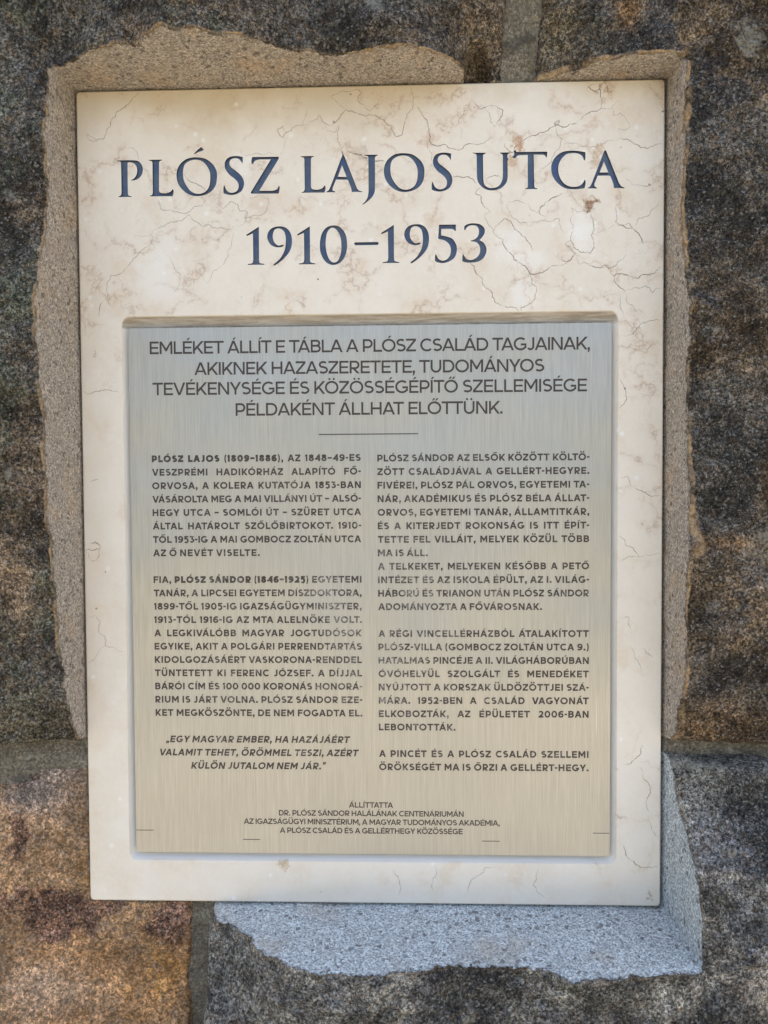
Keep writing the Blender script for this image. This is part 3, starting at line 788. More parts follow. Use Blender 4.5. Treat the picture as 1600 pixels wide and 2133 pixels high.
# ------------------------------------------------------------------ mineral veins on the slab face
def inpoly(x, u, lp):
    r = False; j = len(lp) - 1
    for i in range(len(lp)):
        if (lp[i][1] > u) != (lp[j][1] > u) and x < (lp[j][0] - lp[i][0]) * (u - lp[i][1]) / (lp[j][1] - lp[i][1]) + lp[i][0]: r = not r
        j = i
    return r
BB = [(min(p[0] for p in L[0]) - .001, max(p[0] for p in L[0]) + .001, min(p[1] for lp in L for p in lp) - .001, max(p[1] for lp in L for p in lp) + .001, L) for L in letters]
def in_letter(x, u):
    for a, b, c_, d, L in BB:
        if a < x < b and c_ < u < d:
            k = sum(inpoly(x, u, lp) for lp in L)
            if k % 2: return True
    return False
VEINS = [  # (strength, width px, points in photo pixels)
 (.75, 1.6, [(290,190),(275,205),(262,220),(245,232),(232,250),(222,272),(215,290),(200,293),(190,285),(180,280)]),
 (.55, 1.3, [(180,280),(183,290),(195,296),(205,294)]),
 (.7, 1.5, [(640,230),(625,262),(600,275),(590,286),(578,268),(590,262),(596,275)]),
 (.7, 1.6, [(625,262),(652,252),(665,240),(675,255),(690,262),(708,245),(722,228),(735,232),(748,238),(775,240),(800,250),(815,262),(828,285),(838,280),(845,250),(855,230),(862,205),(858,190),(852,178)]),
 (.6, 1.3, [(722,228),(705,215),(690,200),(715,188),(742,186),(752,192),(745,210),(770,232),(790,205),(800,200)]),
 (.6, 1.3, [(675,255),(680,272),(700,275),(708,260),(703,280),(708,300),(720,318),(740,325)]),
 (.9, 2.6, [(720,312),(735,320),(752,322),(768,330),(782,335),(800,335)]),
 (.5, 1.2, [(265,308),(278,308),(286,318),(290,332)]),
 (.5, 1.2, [(600,285),(592,305),(585,320),(560,318),(540,320),(525,322),(505,325)]),
 (.8, 1.7, [(383,362),(390,372),(400,380),(412,385),(425,392),(430,398)]),
 (.6, 1.4, [(338,412),(330,422),(335,435),(360,440),(385,445),(400,435),(420,430),(430,410),(425,405)]),
 (.6, 1.4, [(460,412),(455,425),(465,435),(480,420),(495,425),(500,440),(515,440),(510,455),(525,450),(545,448),(560,415),(545,408),(520,412)]),
 (.6, 1.4, [(280,490),(310,492),(330,475),(355,462),(380,460),(395,448),(405,460),(420,470),(435,468),(450,475),(480,478),(505,468),(515,450)]),
 (.6, 1.4, [(240,645),(225,625),(222,600),(230,575),(250,570),(262,560),(275,545),(292,525),(305,515),(318,495),(310,482)]),
 (.5, 1.2, [(487,485),(482,510),(475,535),(455,558),(440,575),(430,590),(415,570),(400,560)]),
 (.5, 1.2, [(345,530),(360,550),(375,570),(372,595),(360,612)]),
 (.5, 1.2, [(170,665),(178,680),(185,705),(200,690)]),
 (.7, 1.5, [(205,660),(208,640),(215,628)]),
 (.9, 1.8, [(870,222),(880,240),(892,265),(897,285),(898,300),(930,302),(965,308),(1000,300),(1025,285)]),
 (.6, 1.3, [(897,285),(892,310),(900,325),(903,340)]),
 (.8, 1.6, [(982,205),(990,215),(998,228),(1015,222),(1030,220),(1048,230),(1040,250),(1030,265),(1020,240),(1010,225)]),
 (.5, 1.2, [(982,205),(975,225),(965,240),(955,250),(960,290)]),
 (.95, 1.9, [(1080,300),(1095,290),(1115,282),(1135,275),(1158,262),(1165,250),(1155,258),(1172,265),(1190,258),(1210,248),(1235,232),(1252,225),(1275,226)]),
 (.8, 1.6, [(1252,225),(1253,205),(1250,185),(1238,190),(1225,180),(1240,175)]),
 (.6, 1.4, [(1155,258),(1158,275),(1172,290),(1165,310),(1150,328),(1140,345),(1120,358)]),
 (.8, 1.6, [(1050,298),(1058,312),(1070,318),(1085,295),(1105,285)]),
 (.6, 1.3, [(1175,300),(1190,298),(1215,305),(1238,305),(1250,310)]),
 (.8, 1.6, [(1250,300),(1262,296),(1280,292),(1298,290),(1320,298),(1335,308),(1360,305),(1382,300)]),
 (.5, 1.3, [(1290,210),(1275,220),(1278,240),(1292,235),(1305,250),(1312,262),(1302,272),(1290,268),(1285,285)]),
 (.9, 1.8, [(920,360),(940,360),(945,368),(965,370),(985,372),(992,382)]),
 (.8, 1.6, [(1010,385),(1015,372),(1030,365),(1045,372)]),
 (.9, 1.7, [(1000,392),(990,402),(1003,412),(1008,430),(1020,440),(1010,448),(1018,470),(1028,485)]),
 (.95, 2.0, [(1028,485),(1048,498),(1052,515),(1065,530),(1080,545),(1095,555),(1105,570),(1120,570),(1140,562),(1165,552),(1190,540)]),
 (.8, 1.6, [(1028,485),(1040,465),(1052,455),(1068,470),(1080,482),(1095,495),(1105,510),(1112,522)]),
 (.8, 1.6, [(1105,570),(1108,590),(1118,605),(1115,620),(1100,635),(1085,640),(1085,655)]),
 (.6, 1.4, [(1060,420),(1058,435),(1070,455),(1085,465),(1110,462),(1150,460),(1165,455),(1168,470),(1175,485)]),
 (.9, 2.2, [(1170,402),(1162,408),(1150,412),(1138,420),(1126,432),(1124,445),(1132,450)]),
 (.6, 1.4, [(1060,420),(1080,418),(1100,425),(1108,438),(1120,445)]),
 (.8, 1.5, [(1190,432),(1200,440),(1218,438),(1232,445),(1236,465),(1232,490),(1238,515),(1230,528),(1210,525),(1195,515),(1188,500),(1195,480),(1188,460),(1190,432)]),
 (.9, 1.8, [(1188,500),(1178,510),(1190,520),(1200,528),(1190,540),(1180,545),(1170,540),(1175,530)]),
 (.8, 1.7, [(1285,425),(1284,445),(1282,462),(1300,472),(1318,475),(1310,465),(1285,468)]),
 (.9, 2.0, [(1318,475),(1330,485),(1335,495),(1340,508)]),
 (.6, 1.4, [(1302,370),(1320,385),(1345,388),(1365,380)]),
 (.6, 1.4, [(1375,415),(1350,450),(1330,455),(1322,470)]),
 (.5, 1.2, [(1285,462),(1270,475),(1245,488),(1235,485)]),
 (.8, 1.6, [(1200,535),(1205,550),(1235,555),(1260,552),(1270,560),(1285,550),(1298,540),(1305,530)]),
 (.9, 1.8, [(1270,560),(1280,575),(1295,570),(1310,575),(1330,580),(1338,572),(1360,570),(1375,555)]),
 (.9, 1.8, [(1280,575),(1283,590),(1300,605),(1305,620),(1308,632),(1320,640),(1325,650)]),
 (.6, 1.4, [(1300,605),(1320,600),(1345,595),(1360,610),(1368,600),(1382,600)]),
 (.6, 1.4, [(1290,610),(1292,640),(1300,655)]),
 (.8, 1.6, [(960,525),(975,540),(988,555),(1005,580),(1012,600),(1030,625),(1055,640),(1075,640),(1085,655)]),
 (.5, 1.2, [(940,480),(945,500),(952,520),(960,525)]),
 (.7, 1.5, [(1300,700),(1320,695),(1335,675),(1355,668),(1378,665)]),
 (.5, 1.2, [(1310,720),(1325,730),(1345,735),(1355,720),(1375,710)]),
 (.7, 1.5, [(1292,790),(1300,805),(1303,822),(1300,842),(1290,850)]),
 (.8, 1.5, [(1292,995),(1305,992),(1312,1008),(1325,1018),(1345,1025),(1358,1035),(1378,1033)]),
 (.7, 1.4, [(1290,1116),(1300,1122),(1308,1138),(1320,1142),(1330,1160),(1345,1155),(1375,1150)]),
 (.5, 1.3, [(1330,1160),(1310,1158),(1290,1170)]),
 (.5, 1.2, [(1295,1290),(1310,1285),(1308,1300),(1318,1312)]),
 (.6, 1.3, [(1340,1350),(1355,1365),(1360,1368)]),
 (.5, 1.2, [(1310,1345),(1330,1380),(1335,1400)]),
 (.8, 1.5, [(1340,1552),(1335,1565),(1325,1580),(1315,1590),(1300,1592)]),
 (.7, 1.5, [(1330,1598),(1340,1612),(1342,1625),(1355,1640),(1350,1660),(1345,1672),(1352,1690)]),
 (.8, 1.8, [(1300,1760),(1303,1775),(1312,1790),(1325,1802),(1345,1808),(1370,1805)]),
 (.5, 1.3, [(1350,1700),(1358,1730),(1372,1745)]),
 (.5, 1.3, [(905,1800),(910,1820),(900,1840),(905,1860)]),
 (.6, 1.4, [(965,1868),(975,1850),(985,1830),(1000,1822),(1010,1808),(1035,1806)]),
 (.6, 1.4, [(820,1812),(830,1830),(835,1850),(832,1865)]),
 (.6, 1.4, [(1120,1810),(1118,1830),(1110,1845),(1120,1860),(1135,1870)]),
 (.7, 1.4, [(173,815),(188,820),(205,815),(225,812),(235,815),(250,817)]),
 (.7, 1.4, [(178,1135),(190,1132),(200,1130),(210,1138),(207,1155),(200,1168),(193,1170),(185,1160),(177,1145)]),
 (.8, 1.6, [(178,1145),(195,1146),(210,1144)]),
 (.9, 2.4, [(190,1132),(198,1129),(208,1135)]),
 (.6, 1.3, [(180,1285),(200,1283),(208,1300),(205,1315),(218,1325),(220,1345),(235,1348),(255,1357)]),
 (.5, 1.2, [(220,1345),(205,1360),(195,1375),(178,1380)]),
 (.6, 1.4, [(188,1003),(198,1000),(205,998)]),
 (.6, 1.2, [(197,728),(200,735),(194,742),(198,745),(201,740),(196,735)]),
]
random.seed(4)
vv, ff, ww = [], [], []
ex = {}
for strength, wpx, pts in VEINS:
    # add fractal wander between the drawn points
    P = [np.array(p, float) for p in pts]
    for it in range(3):
        Q = [P[0]]
        for a, b in zip(P[:-1], P[1:]):
            d = b - a; L = np.linalg.norm(d)
            if L > 3:
                m = (a + b) / 2 + np.array([-d[1], d[0]]) / L * random.uniform(-.17, .17) * L
                Q.append(m)
            Q.append(b)
        P = Q
    prev = None
    for i, p in enumerate(P):
        x, u = unp(*p)
        d = P[min(i + 1, len(P) - 1)] - P[max(i - 1, 0)]; d /= np.linalg.norm(d) + 1e-9
        end = min(i, len(P) - 1 - i) / max(1, len(P) * .25)
        w = .00041 * wpx * (.25 + .5 * random.random() + .35 * min(1, end)) * .62
        ok = not in_letter(x, u) and abs(x) < hx - .0015 and abs(u) < hu - .0015 and not (QX0 < x < QX1 and QU0 < u < QU1)
        if ok:
            o = len(vv); vv += [(x - d[1] * w, u - d[0] * w, .00006), (x + d[1] * w, u + d[0] * w, .00006)]
            ww += [strength * (.55 + .45 * min(1, end))] * 2
            if prev is not None: ff.append((prev, prev + 1, o + 1, o))
            prev = o
        else: prev = None
vm = wmesh('mineral_veins', vv, ff, PB)
A = vm.attributes.new('w', 'FLOAT', 'POINT'); A.data.foreach_set('value', np.array(ww, np.float32))
vo = link('mineral_veins', vm, M_VEIN, slab); vo['kind'] = 'stuff'

# ------------------------------------------------------------------ brushed metal plate
PN = -.0012
rg = [(rrect(PX0, PX1, PU0, PU1, .0032, 8), PN - .0035), (rrect(PX0, PX1, PU0, PU1, .0032, 8), PN - .0003), (rrect(PX0 + .0003, PX1 - .0003, PU0 + .0003, PU1 - .0003, .0029, 8), PN)]
v, f = loft(rg); m = len(rg[0][0])
f.append(tuple(range(2 * m, 3 * m)))
plate = link('metal_plate', wmesh('metal_plate', v, f, PB), M_METAL, plaque)
box_v, box_f = loft([(rrect(PX0 + .01, PX1 - .01, PU0 + .01, PU1 - .01, .002, 4), -.0078), (rrect(PX0 + .01, PX1 - .01, PU0 + .01, PU1 - .01, .002, 4), PN - .0034)])
link('backing_spacer', wmesh('backing_spacer', box_v, box_f, PB), M_DIRT, plate)

# ------------------------------------------------------------------ etched text: a geometric sans drawn here, cap height 1
class Pen:
    def __init__(s, t): s.t = t; s.h = t / 2; s.v = []; s.f = []; s.k = 0
    def poly(s, pts):
        o = len(s.v); s.v += [(x, y, s.k) for x, y in pts]; s.f.append(tuple(range(o, o + len(pts)))); s.k += 1
    def bar(s, x0, y0, x1, y1): s.poly([(x0, y0), (x1, y0), (x1, y1), (x0, y1)])
    def diag(s, xa, ya, xb, yb, th=None, side=0):
        """stroke with level ends; (xa,ya) lower, (xb,yb) upper; side 0 centred, 1 grows right, -1 grows left"""
        th = th or s.t; dx = xb - xa; dy = yb - ya; wx = th * math.hypot(dx, dy) / abs(dy)
        o = {0: -wx / 2, 1: 0, -1: -wx}[side]
        s.poly([(xa + o, ya), (xa + o + wx, ya), (xb + o + wx, yb), (xb + o, yb)])
    def stroke(s, pts, closed=False):
        P = np.array(pts, float); n = len(P); h = s.h
        if closed: T = np.roll(P, -1, 0) - np.roll(P, 1, 0)
        else:
            T = np.empty_like(P); T[1:-1] = P[2:] - P[:-2]; T[0] = P[1] - P[0]; T[-1] = P[-1] - P[-2]
        T /= np.linalg.norm(T, axis=1, keepdims=True) + 1e-9; N = np.stack([-T[:, 1], T[:, 0]], 1)
        o = len(s.v)
        for p, q in zip(P, N): s.v += [(p[0] + q[0] * h, p[1] + q[1] * h, s.k), (p[0] - q[0] * h, p[1] - q[1] * h, s.k)]
        for i in range(n if closed else n - 1):
            a = o + 2 * i; b = o + 2 * ((i + 1) % n); s.f.append((a, a + 1, b + 1, b))
        s.k += 1
    def arc(s, cx, cy, rx, ry, a0, a1, n=14):
        return [(cx + rx * math.cos(math.radians(a0 + (a1 - a0) * i / n)), cy + ry * math.sin(math.radians(a0 + (a1 - a0) * i / n))) for i in range(n + 1)]

def draw(ch, t):
    """-> (width, verts, faces, side bearing left, right)"""
    p = Pen(t); h = t / 2; T = 1 - h; B = h
    st, rd, dg = .088, .052, .012
    l = r = st
    if ch == 'A':
        W = 1.00; wx = t * 1.12
        p.diag(0, 0, W / 2 - wx / 2, 1, side=1); p.diag(W, 0, W / 2 + wx / 2, 1, side=-1); p.bar(.24, .215, W - .24, .215 + t * .9); l = r = dg
    elif ch == 'B':
        W = .80; p.bar(0, 0, t, 1); m = .53
        p.stroke([(t, T)] + p.arc(W * .55, (T + m) / 2, W * .95 - h - W * .55, (T - m) / 2, 90, -90) + [(t, m)])
        p.stroke([(t, m), (W * .55, m)] + p.arc(W * .58, (B + m) / 2, W - h - W * .58, (m - B) / 2, 90, -90) + [(t, B)]); r = rd
    elif ch == 'C':
        W = .94; p.stroke(p.arc(.53, .5, .53 - h, .5 - h + .012, 46, 314, 24)); l = rd; r = .03
    elif ch == 'D':
        W = .91; p.bar(0, 0, t, 1); p.stroke([(t, T), (.42, T)] + p.arc(.42, .5, W - h - .42, .5 - h, 84, -84, 16) + [(.42, B), (t, B)]); r = rd
    elif ch in 'EF':
        W = .73 if ch == 'E' else .71; p.bar(0, 0, t, 1); p.bar(t, 1 - t, W, 1); p.bar(t, .5 - h * .9, W * .93, .5 + h * .9)
        if ch == 'E': p.bar(t, 0, W, t)
        r = .05 if ch == 'E' else .02
    elif ch == 'G':
        W = 1.0; p.stroke(p.arc(.54, .5, .54 - h, .5 - h + .012, 48, 318, 24) + [(W - h, .19)]); p.bar(W - t, .17, W, .52 - t); p.bar(W * .56, .53 - t, W, .53); l = rd; r = .06
    elif ch == 'H':
        W = .86; p.bar(0, 0, t, 1); p.bar(W - t, 0, W, 1); p.bar(t, .5 - h, W - t, .5 + h)
    elif ch == 'I':
        W = t; p.bar(0, 0, t, 1)
    elif ch == 'J':
        W = .60; p.stroke([(W - h, 1), (W - h, .32)] + p.arc(W * .5, .32, W * .5 - h, .32 - h + .01, 0, -145, 12)); l = .015
    elif ch == 'K':
        W = .86; p.bar(0, 0, t, 1); p.diag(t * .6, .26, W - t * .55, 1); p.diag(W, 0, .40, .60, side=-1); r = .01
    elif ch == 'L':
        W = .68; p.bar(0, 0, t, 1); p.bar(t, 0, W, t); r = .03
    elif ch == 'M':
        W = 1.02; p.bar(0, 0, t, 1); p.bar(W - t, 0, W, 1)
        p.diag(W / 2, .26, 0, 1, side=0) if False else p.poly([(0 + t, 1), (t * .15, 1), (W / 2 - h * .75, .22), (W / 2 + h * .25, .22), (W / 2, .22 + t * 1.45)])
        p.poly([(W - t, 1), (W / 2, .22 + t * 1.45), (W / 2 - h * .25, .22), (W / 2 + h * .75, .22), (W - t * .15, 1)])
    elif ch == 'N':
        W = .88; p.bar(0, 0, t, 1); p.bar(W - t, 0, W, 1); p.poly([(0, 1), (t * 1.1, 1), (W, 0), (W - t * 1.1, 0)])
    elif ch in 'O0':
        W = 1.08 if ch == 'O' else .84; p.stroke(p.arc(W / 2, .5, W / 2 - h, .5 - h + .012, 0, 360, 28)[:-1], True); l = r = rd
    elif ch in 'PR':
        W = .78 if ch == 'P' else .80; m = .37 if ch == 'P' else .41; p.bar(0, 0, t, 1)
        p.stroke([(t, T), (W * .52, T)] + p.arc(W * .55, (T + m) / 2, W - h - W * .55 - (0 if ch == 'P' else .02), (T - m) / 2, 84, -84, 12) + [(W * .52, m), (t, m)]); r = .04
        if ch == 'R': p.diag(W, 0, W * .50, m, side=-1); r = .035
    elif ch in 'S':
        W = .77; cx = W / 2; m = .515
        p.stroke(p.arc(cx + .01, (T + m) / 2, W / 2 - h - .03, (T - m) / 2, 38, 250, 16)[:-1] + p.arc(cx, (B + m) / 2, W / 2 - h, (m - B) / 2, 78, -142, 18)); l = r = .045
    elif ch == '3':
        W = .72; cx = W / 2; m = .56
        p.stroke([(.06, T), (W - .14, T), (W * .42, m + .02)]); p.stroke([(W * .40, m)] + p.arc(cx, (B + m) / 2, W / 2 - h, (m - B) / 2, 88, -150, 16)); l = r = .05
    elif ch == 'T':
        W = .84; p.bar(0, 1 - t, W, 1); p.bar(W / 2 - h, 0, W / 2 + h, 1 - t); l = r = .025
    elif ch == 'U':
        W = .84; p.stroke([(h, 1), (h, .42)] + p.arc(W / 2, .40, W / 2 - h, .40 - h + .01, 180, 360, 14) + [(W - h, .42), (W - h, 1)])
    elif ch == 'V':
        W = .98; wx = t * 1.12; p.diag(W / 2 - wx / 2, 0, 0, 1, side=1); p.diag(W / 2 + wx / 2, 0, W, 1, side=-1); l = r = dg
    elif ch == 'Y':
        W = .92; p.bar(W / 2 - h, 0, W / 2 + h, .42); p.diag(W / 2 - h, .36, 0, 1, side=1); p.diag(W / 2 + h, .36, W, 1, side=-1); l = r = 0.0
    elif ch == 'Z':
        W = .78; p.bar(0, 1 - t, W, 1); p.bar(0, 0, W, t); p.poly([(0, t), (t * 1.3, t), (W, 1 - t), (W - t * 1.3, 1 - t)]); l = r = .045
    elif ch == '1':
        W = .36; p.bar(W - t, 0, W, 1); p.poly([(0, .84), (W - t, 1), (W - t, 1 - t * 1.1), (.03, .84 - t * .8)]); l = .04
    elif ch == '2':
        W = .72; p.stroke(p.arc(W / 2 - .01, .68, W / 2 - h - .01, .32 - h, 160, -20, 12) + [(W * .70, .42), (t * .9, t * .8)]); p.bar(0, 0, W, t); l = r = .05
    elif ch == '4':
        W = .82; p.bar(W * .62, 0, W * .62 + t, 1); p.bar(0, .215, W, .215 + t * .95); p.diag(0, .25, W * .62, 1, side=1); l = r = .04
    elif ch == '5':
        W = .72; p.bar(.08, 1 - t, W * .92, 1); p.poly([(.08, 1 - t), (.08 + t, 1 - t), (.06 + t, .48), (.05, .50)])
        p.stroke([(.10, .56), (W * .3, .60)] + p.arc(W / 2 - .01, .31 + h * .1, W / 2 - h, .30 - h * .2, 92, -145, 16)); l = r = .05
    elif ch in '69':
        W = .77
        pts = p.arc(W / 2, .335, W / 2 - h, .335 - h, 0, 360, 22)[:-1]; up = p.arc(W * .62, .5, W * .62 - h, .5 - h, 52, 178, 12) + [(h, .36)]
        if ch == '9': pts = [(W - a, 1 - b) for a, b in pts]; up = [(W - a, 1 - b) for a, b in up]
        p.stroke(pts, True); p.stroke(up); l = r = .05
    elif ch == '8':
        W = .76; p.stroke(p.arc(W / 2, .755, W / 2 - h - .035, .245 - h, 0, 360, 20)[:-1], True); p.stroke(p.arc(W / 2, .28 + h * .3, W / 2 - h, .28 - h * .7, 0, 360, 22)[:-1], True); l = r = .05
    elif ch in '.,':
        W = t * 1.15; p.bar(0, 0, W, W); l = r = .06
        if ch == ',': p.poly([(W * .25, 0), (W, 0), (W * .55, -.20), (W * .05, -.20)])
    elif ch == '-': W = .36; p.bar(0, .36, W, .36 + t * .95); l = r = .05
    elif ch == '–': W = .62; p.bar(0, .36, W, .36 + t * .95); l = r = .05
    elif ch in '()':
        W = .36; p.h = min(h, .10); q = p.arc(.42, .45, .42 - h, .66, 118, 242, 12)
        if ch == ')': q = [(W - a, b) for a, b in q]
        p.stroke(q); l = r = .05
    elif ch in '„”':
        W = .42; y = 0 if ch == '„' else .86
        for x in (0, .22):
            p.bar(x, y, x + t, y + t); p.poly([(x + t * .3, y), (x + t, y), (x + t * .5, y - .18), (x, y - .18)])
        l = r = .04
    else: raise ValueError('no glyph ' + ch)
    return W, p, l, r
ACC = {'Á': ('A', 1), 'É': ('E', 1), 'Í': ('I', 1), 'Ó': ('O', 1), 'Ú': ('U', 1), 'Ö': ('O', 2), 'Ü': ('U', 2), 'Ő': ('O', 3), 'Ű': ('U', 3)}
_gc = {}
def glyph(ch, t):
    k = (ch, round(t, 4))
    if k in _gc: return _gc[k]
    base, a = ACC.get(ch, (ch, 0))
    W, p, l, r = draw(base, t)
    c0 = W / 2; s = t * .95
    def acu(x): p.poly([(x - .07, 1.07), (x - .07 + s * .85, 1.07), (x + .06 + s, 1.25), (x + .06 - s * .05, 1.25)])
    if a == 1: acu(c0)
    if a == 2: p.bar(c0 - .17 - s / 2, 1.08, c0 - .17 + s / 2, 1.08 + s); p.bar(c0 + .17 - s / 2, 1.08, c0 + .17 + s / 2, 1.08 + s)
    if a == 3: acu(c0 - .13); acu(c0 + .13)
    _gc[k] = (W, p.v, p.f, l, r)
    return _gc[k]
KERN = {('T', 'A'): -.12, ('A', 'T'): -.12, ('L', 'T'): -.12, ('L', 'Y'): -.12, ('A', 'V'): -.12, ('V', 'A'): -.12, ('A', 'Y'): -.1, ('Y', 'A'): -.1, ('P', 'A'): -.1, ('T', 'O'): -.04, ('T', 'J'): -.06, ('T', '.'): -.1, ('F', 'A'): -.08, ('L', 'V'): -.12, ('Y', 'O'): -.05, ('A', 'G'): -.02, ('K', 'O'): -.04, ('R', 'T'): -.03, ('L', 'O'): -.03, ('A', 'O'): -.02, ('V', 'O'): -.04, ('T', '-'): -.05}

def set_line(text, x0, x1, ub, cap, wt=.16, justify=True, shear=0.0, boldspan=0, wear=0.5, wbold=.30):
    """one etched line, as one mesh, between x0 and x1. boldspan: characters set bolder."""
    s = cap; items = []; prev = None; pen = 0.0; first = True
    for i, ch in enumerate(text):
        if ch == ' ':
            items.append(None); prev = None; continue
        W, v, f, l, r = glyph(ch, wbold if boldspan and boldspan[0] <= i < boldspan[1] else wt)
        base = ACC.get(ch, (ch, 0))[0]
        if not first: pen += l + KERN.get((prev, base), 0)
        first = False
        items.append((pen, v, f)); pen += W + r; prev = base
    pen -= r
    nsp = text.count(' '); ng = len(text) - nsp
    W = (x1 - x0) / s; tr = 0.0; sp = 0; base_tr = .042 if justify else 0.0
    pen += base_tr * (ng - 1)
    if nsp:
        sp = (W - pen) / nsp
        lo, hi = (.34, 1.15) if justify else (.30, .30)
        if sp < lo or sp > hi:
            sp = min(max(sp, lo), hi); tr = (W - pen - sp * nsp) / (ng - 1)
    else: tr = (W - pen) / max(1, ng - 1)
    V, Fs = [], []; k = 0; g_ = 0
    for t in items:
        if t is None: k += 1; continue
        p, v, f = t
        ox = p + k * sp + g_ * (tr + base_tr); g_ += 1; o = len(V)
        for a, b, z in v: V.append((x0 + (a + ox + shear * b) * s, ub + b * s, PN + .00003 + .000006 * z))
        Fs += [tuple(i + o for i in q_) for q_ in f]
    me = wmesh('text_line', V, Fs, PB)
    A = me.attributes.new('wear', 'FLOAT', 'POINT')
    va = np.array(V)
    wr = .15 + .55 * np.exp(-(((va[:, 0] - .02) / .10) ** 2 + ((va[:, 1] + .11) / .09) ** 2)) + wear * .3 - .4 * (cap > .009)
    A.data.foreach_set('value', wr.astype(np.float32))
    return link('text_line', me, M_ETCH, plate)

def U_at(px, py): return unp(px, py, PN)[1]
def X_at(px, py): return unp(px, py, PN)[0]
HEAD = [('EMLÉKET ÁLLÍT E TÁBLA A PLÓSZ CSALÁD TAGJAINAK,', 312, 1229, 738.6, 727.3),
        ('AKIKNEK HAZASZERETETE, TUDOMÁNYOS', 405, 1134, 781, 774),
        ('TEVÉKENYSÉGE ÉS KÖZÖSSÉGÉPÍTŐ SZELLEMISÉGE', 318, 1223, 824, 814.7),
        ('PÉLDAKÉNT ÁLLHAT ELŐTTÜNK.', 491, 1047, 866.3, 861.5)]
capH = U_at(700, 712) - U_at(700, 738.6)
for t, a, b, ya, yb in HEAD:
    u = (U_at(a, ya) + U_at(b, yb)) / 2
    set_line(t, X_at(a, ya), X_at(b, yb), u, capH, .158, justify=False, wear=0)
L_LINES = ['PLÓSZ LAJOS (1809–1886), AZ 1848–49-ES', 'VESZPRÉMI HADIKÓRHÁZ ALAPÍTÓ FŐ-', 'ORVOSA, A KOLERA KUTATÓJA 1853-BAN', 'VÁSÁROLTA MEG A MAI VILLÁNYI ÚT – ALSÓ-', 'HEGY UTCA – SOMLÓI ÚT – SZÜRET UTCA', 'ÁLTAL HATÁROLT SZŐLŐBIRTOKOT. 1910-', 'TŐL 1953-IG A MAI GOMBOCZ ZOLTÁN UTCA', 'AZ Ő NEVÉT VISELTE.', '',
 'FIA, PLÓSZ SÁNDOR (1846–1925) EGYETEMI', 'TANÁR, A LIPCSEI EGYETEM DÍSZDOKTORA,', '1899-TŐL 1905-IG IGAZSÁGÜGYMINISZTER,', '1913-TÓL 1916-IG AZ MTA ALELNÖKE VOLT.', 'A LEGKIVÁLÓBB MAGYAR JOGTUDÓSOK', 'EGYIKE, AKIT A POLGÁRI PERRENDTARTÁS', 'KIDOLGOZÁSÁÉRT VASKORONA-RENDDEL', 'TÜNTETETT KI FERENC JÓZSEF. A DÍJJAL', 'BÁRÓI CÍM ÉS 100 000 KORONÁS HONORÁ-', 'RIUM IS JÁRT VOLNA. PLÓSZ SÁNDOR EZE-', 'KET MEGKÖSZÖNTE, DE NEM FOGADTA EL.', '',
 '„EGY MAGYAR EMBER, HA HAZÁJÁÉRT', 'VALAMIT TEHET, ÖRÖMMEL TESZI, AZÉRT', 'KÜLÖN JUTALOM NEM JÁR.”']
R_LINES = ['PLÓSZ SÁNDOR AZ ELSŐK KÖZÖTT KÖLTÖ-', 'ZÖTT CSALÁDJÁVAL A GELLÉRT-HEGYRE.', 'FIVÉREI, PLÓSZ PÁL ORVOS, EGYETEMI TA-', 'NÁR, AKADÉMIKUS ÉS PLÓSZ BÉLA ÁLLAT-', 'ORVOS, EGYETEMI TANÁR, ÁLLAMTITKÁR,', 'ÉS A KITERJEDT ROKONSÁG IS ITT ÉPÍT-', 'TETTE FEL VILLÁIT, MELYEK KÖZÜL TÖBB', 'MA IS ÁLL.', 'A TELKEKET, MELYEKEN KÉSŐBB A PETŐ', 'INTÉZET ÉS AZ ISKOLA ÉPÜLT, AZ I. VILÁG-', 'HÁBORÚ ÉS TRIANON UTÁN PLÓSZ SÁNDOR', 'ADOMÁNYOZTA A FŐVÁROSNAK.', '',
 'A RÉGI VINCELLÉRHÁZBÓL ÁTALAKÍTOTT', 'PLÓSZ-VILLA (GOMBOCZ ZOLTÁN UTCA 9.)', 'HATALMAS PINCÉJE A II. VILÁGHÁBORÚBAN', 'ÓVÓHELYÜL SZOLGÁLT ÉS MENEDÉKET', 'NYÚJTOTT A KORSZAK ÜLDÖZÖTTJEI SZÁ-', 'MÁRA. 1952-BEN A CSALÁD VAGYONÁT', 'ELKOBOZTÁK, AZ ÉPÜLETET 2006-BAN', 'LEBONTOTTÁK.', '', 'A PINCÉT ÉS A PLÓSZ CSALÁD SZELLEMI', 'ÖRÖKSÉGÉT MA IS ŐRZI A GELLÉRT-HEGY.']
capB = U_at(540, 948.8) - U_at(540, 963.2)
u0 = U_at(317, 963); u1 = U_at(400, 1601.3)
xa, xb = X_at(317.5, 1200) - .0011, X_at(752.5, 1200)
xl0 = (X_at(317, 963) + X_at(323.5, 1491)) / 2; xl1 = (X_at(752, 962) + X_at(754.5, 1491)) / 2
ENDS = {7: 541, 21: (346, 732), 22: (331, 750), 23: (398, 681)}
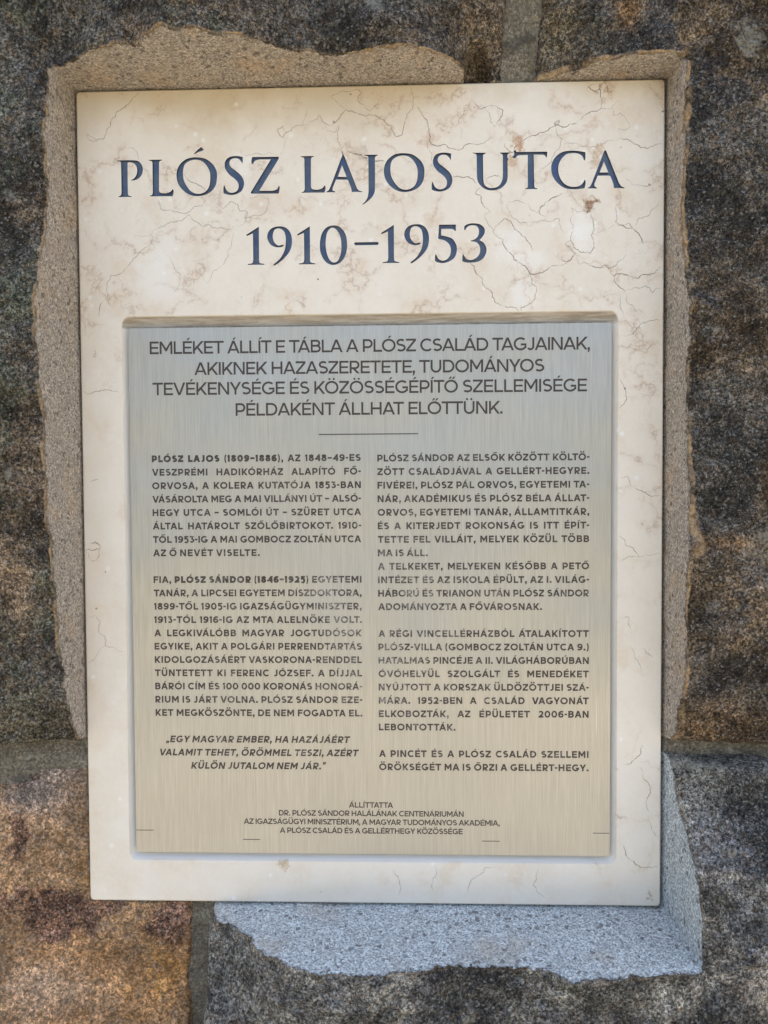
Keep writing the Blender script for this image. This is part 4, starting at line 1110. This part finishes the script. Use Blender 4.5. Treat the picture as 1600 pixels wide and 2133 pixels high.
for i, t in enumerate(L_LINES):
    if not t: continue
    u = u0 + (u1 - u0) * i / 23
    py = 963 + 27.76 * i
    if i in ENDS:
        e = ENDS[i]
        if isinstance(e, tuple): set_line(t, X_at(e[0], py), X_at(e[1], py) - .002, u, capB, .235, justify=False, shear=.19)
        else: set_line(t, xl0, X_at(e, py), u, capB, .235, justify=False)
    else:
        bs = (0, 23) if i == 0 else ((5, 29) if i == 9 else 0)
        set_line(t, xl0, xl1, u, capB, .235, boldspan=bs)
ur0 = U_at(786, 961.5); ur1 = U_at(790, 1604.3)
xr0 = (X_at(786, 961) + X_at(790, 1603)) / 2; xr1 = (X_at(1227, 957) + X_at(1227, 1603)) / 2
RE = {7: 891, 11: 1129, 20: 949}
for i, t in enumerate(R_LINES):
    if not t: continue
    u = ur0 + (ur1 - ur0) * i / 23
    py = 961 + 27.95 * i
    if i in RE: set_line(t, xr0, X_at(RE[i], py), u, capB, .235, justify=False)
    else: set_line(t, xr0, xr1, u, capB, .235)
capF = U_at(770, 1688.1) - U_at(770, 1699.6)
for t, a, b, y in (('ÁLLÍTTATTA', 727, 819, 1682.6), ('DR. PLÓSZ SÁNDOR HALÁLÁNAK CENTENÁRIUMÁN', 581, 966, 1700.2), ('AZ IGAZSÁGÜGYI MINISZTÉRIUM, A MAGYAR TUDOMÁNYOS AKADÉMIA,', 508, 1041, 1718.2), ('A PLÓSZ CSALÁD ÉS A GELLÉRTHEGY KÖZÖSSÉGE', 583, 964, 1736.4)):
    set_line(t, X_at(a, y), X_at(b, y), U_at((a + b) / 2, y), capF, .20, justify=False, wear=.3)

# rules and cutting marks
for a, ya, b, yb, w in ((664, 905, 871, 904, 2.2), (284, 1729, 320, 1729, 1.5), (506, 1748.5, 542, 1749, 1.6), (1004, 1752, 1041, 1752.5, 1.6), (1235, 1735.5, 1272, 1736, 1.5)):
    xa_, ua = unp(a, ya, PN); xb_, ub_ = unp(b, yb, PN); ub_ = ua
    xa_ = max(xa_, PX0 + .0004); xb_ = min(xb_, PX1 - .0004)
    hw = w * .00041 / 2
    me = wmesh('etched_line', [(xa_, ua - hw, PN + .00005), (xb_, ua - hw, PN + .00005), (xb_, ua + hw, PN + .00005), (xa_, ua + hw, PN + .00005)], [(0, 1, 2, 3)], PB)
    A = me.attributes.new('wear', 'FLOAT', 'POINT'); A.data.foreach_set('value', np.zeros(4, np.float32))
    link('etched_line', me, M_ETCH, plate)
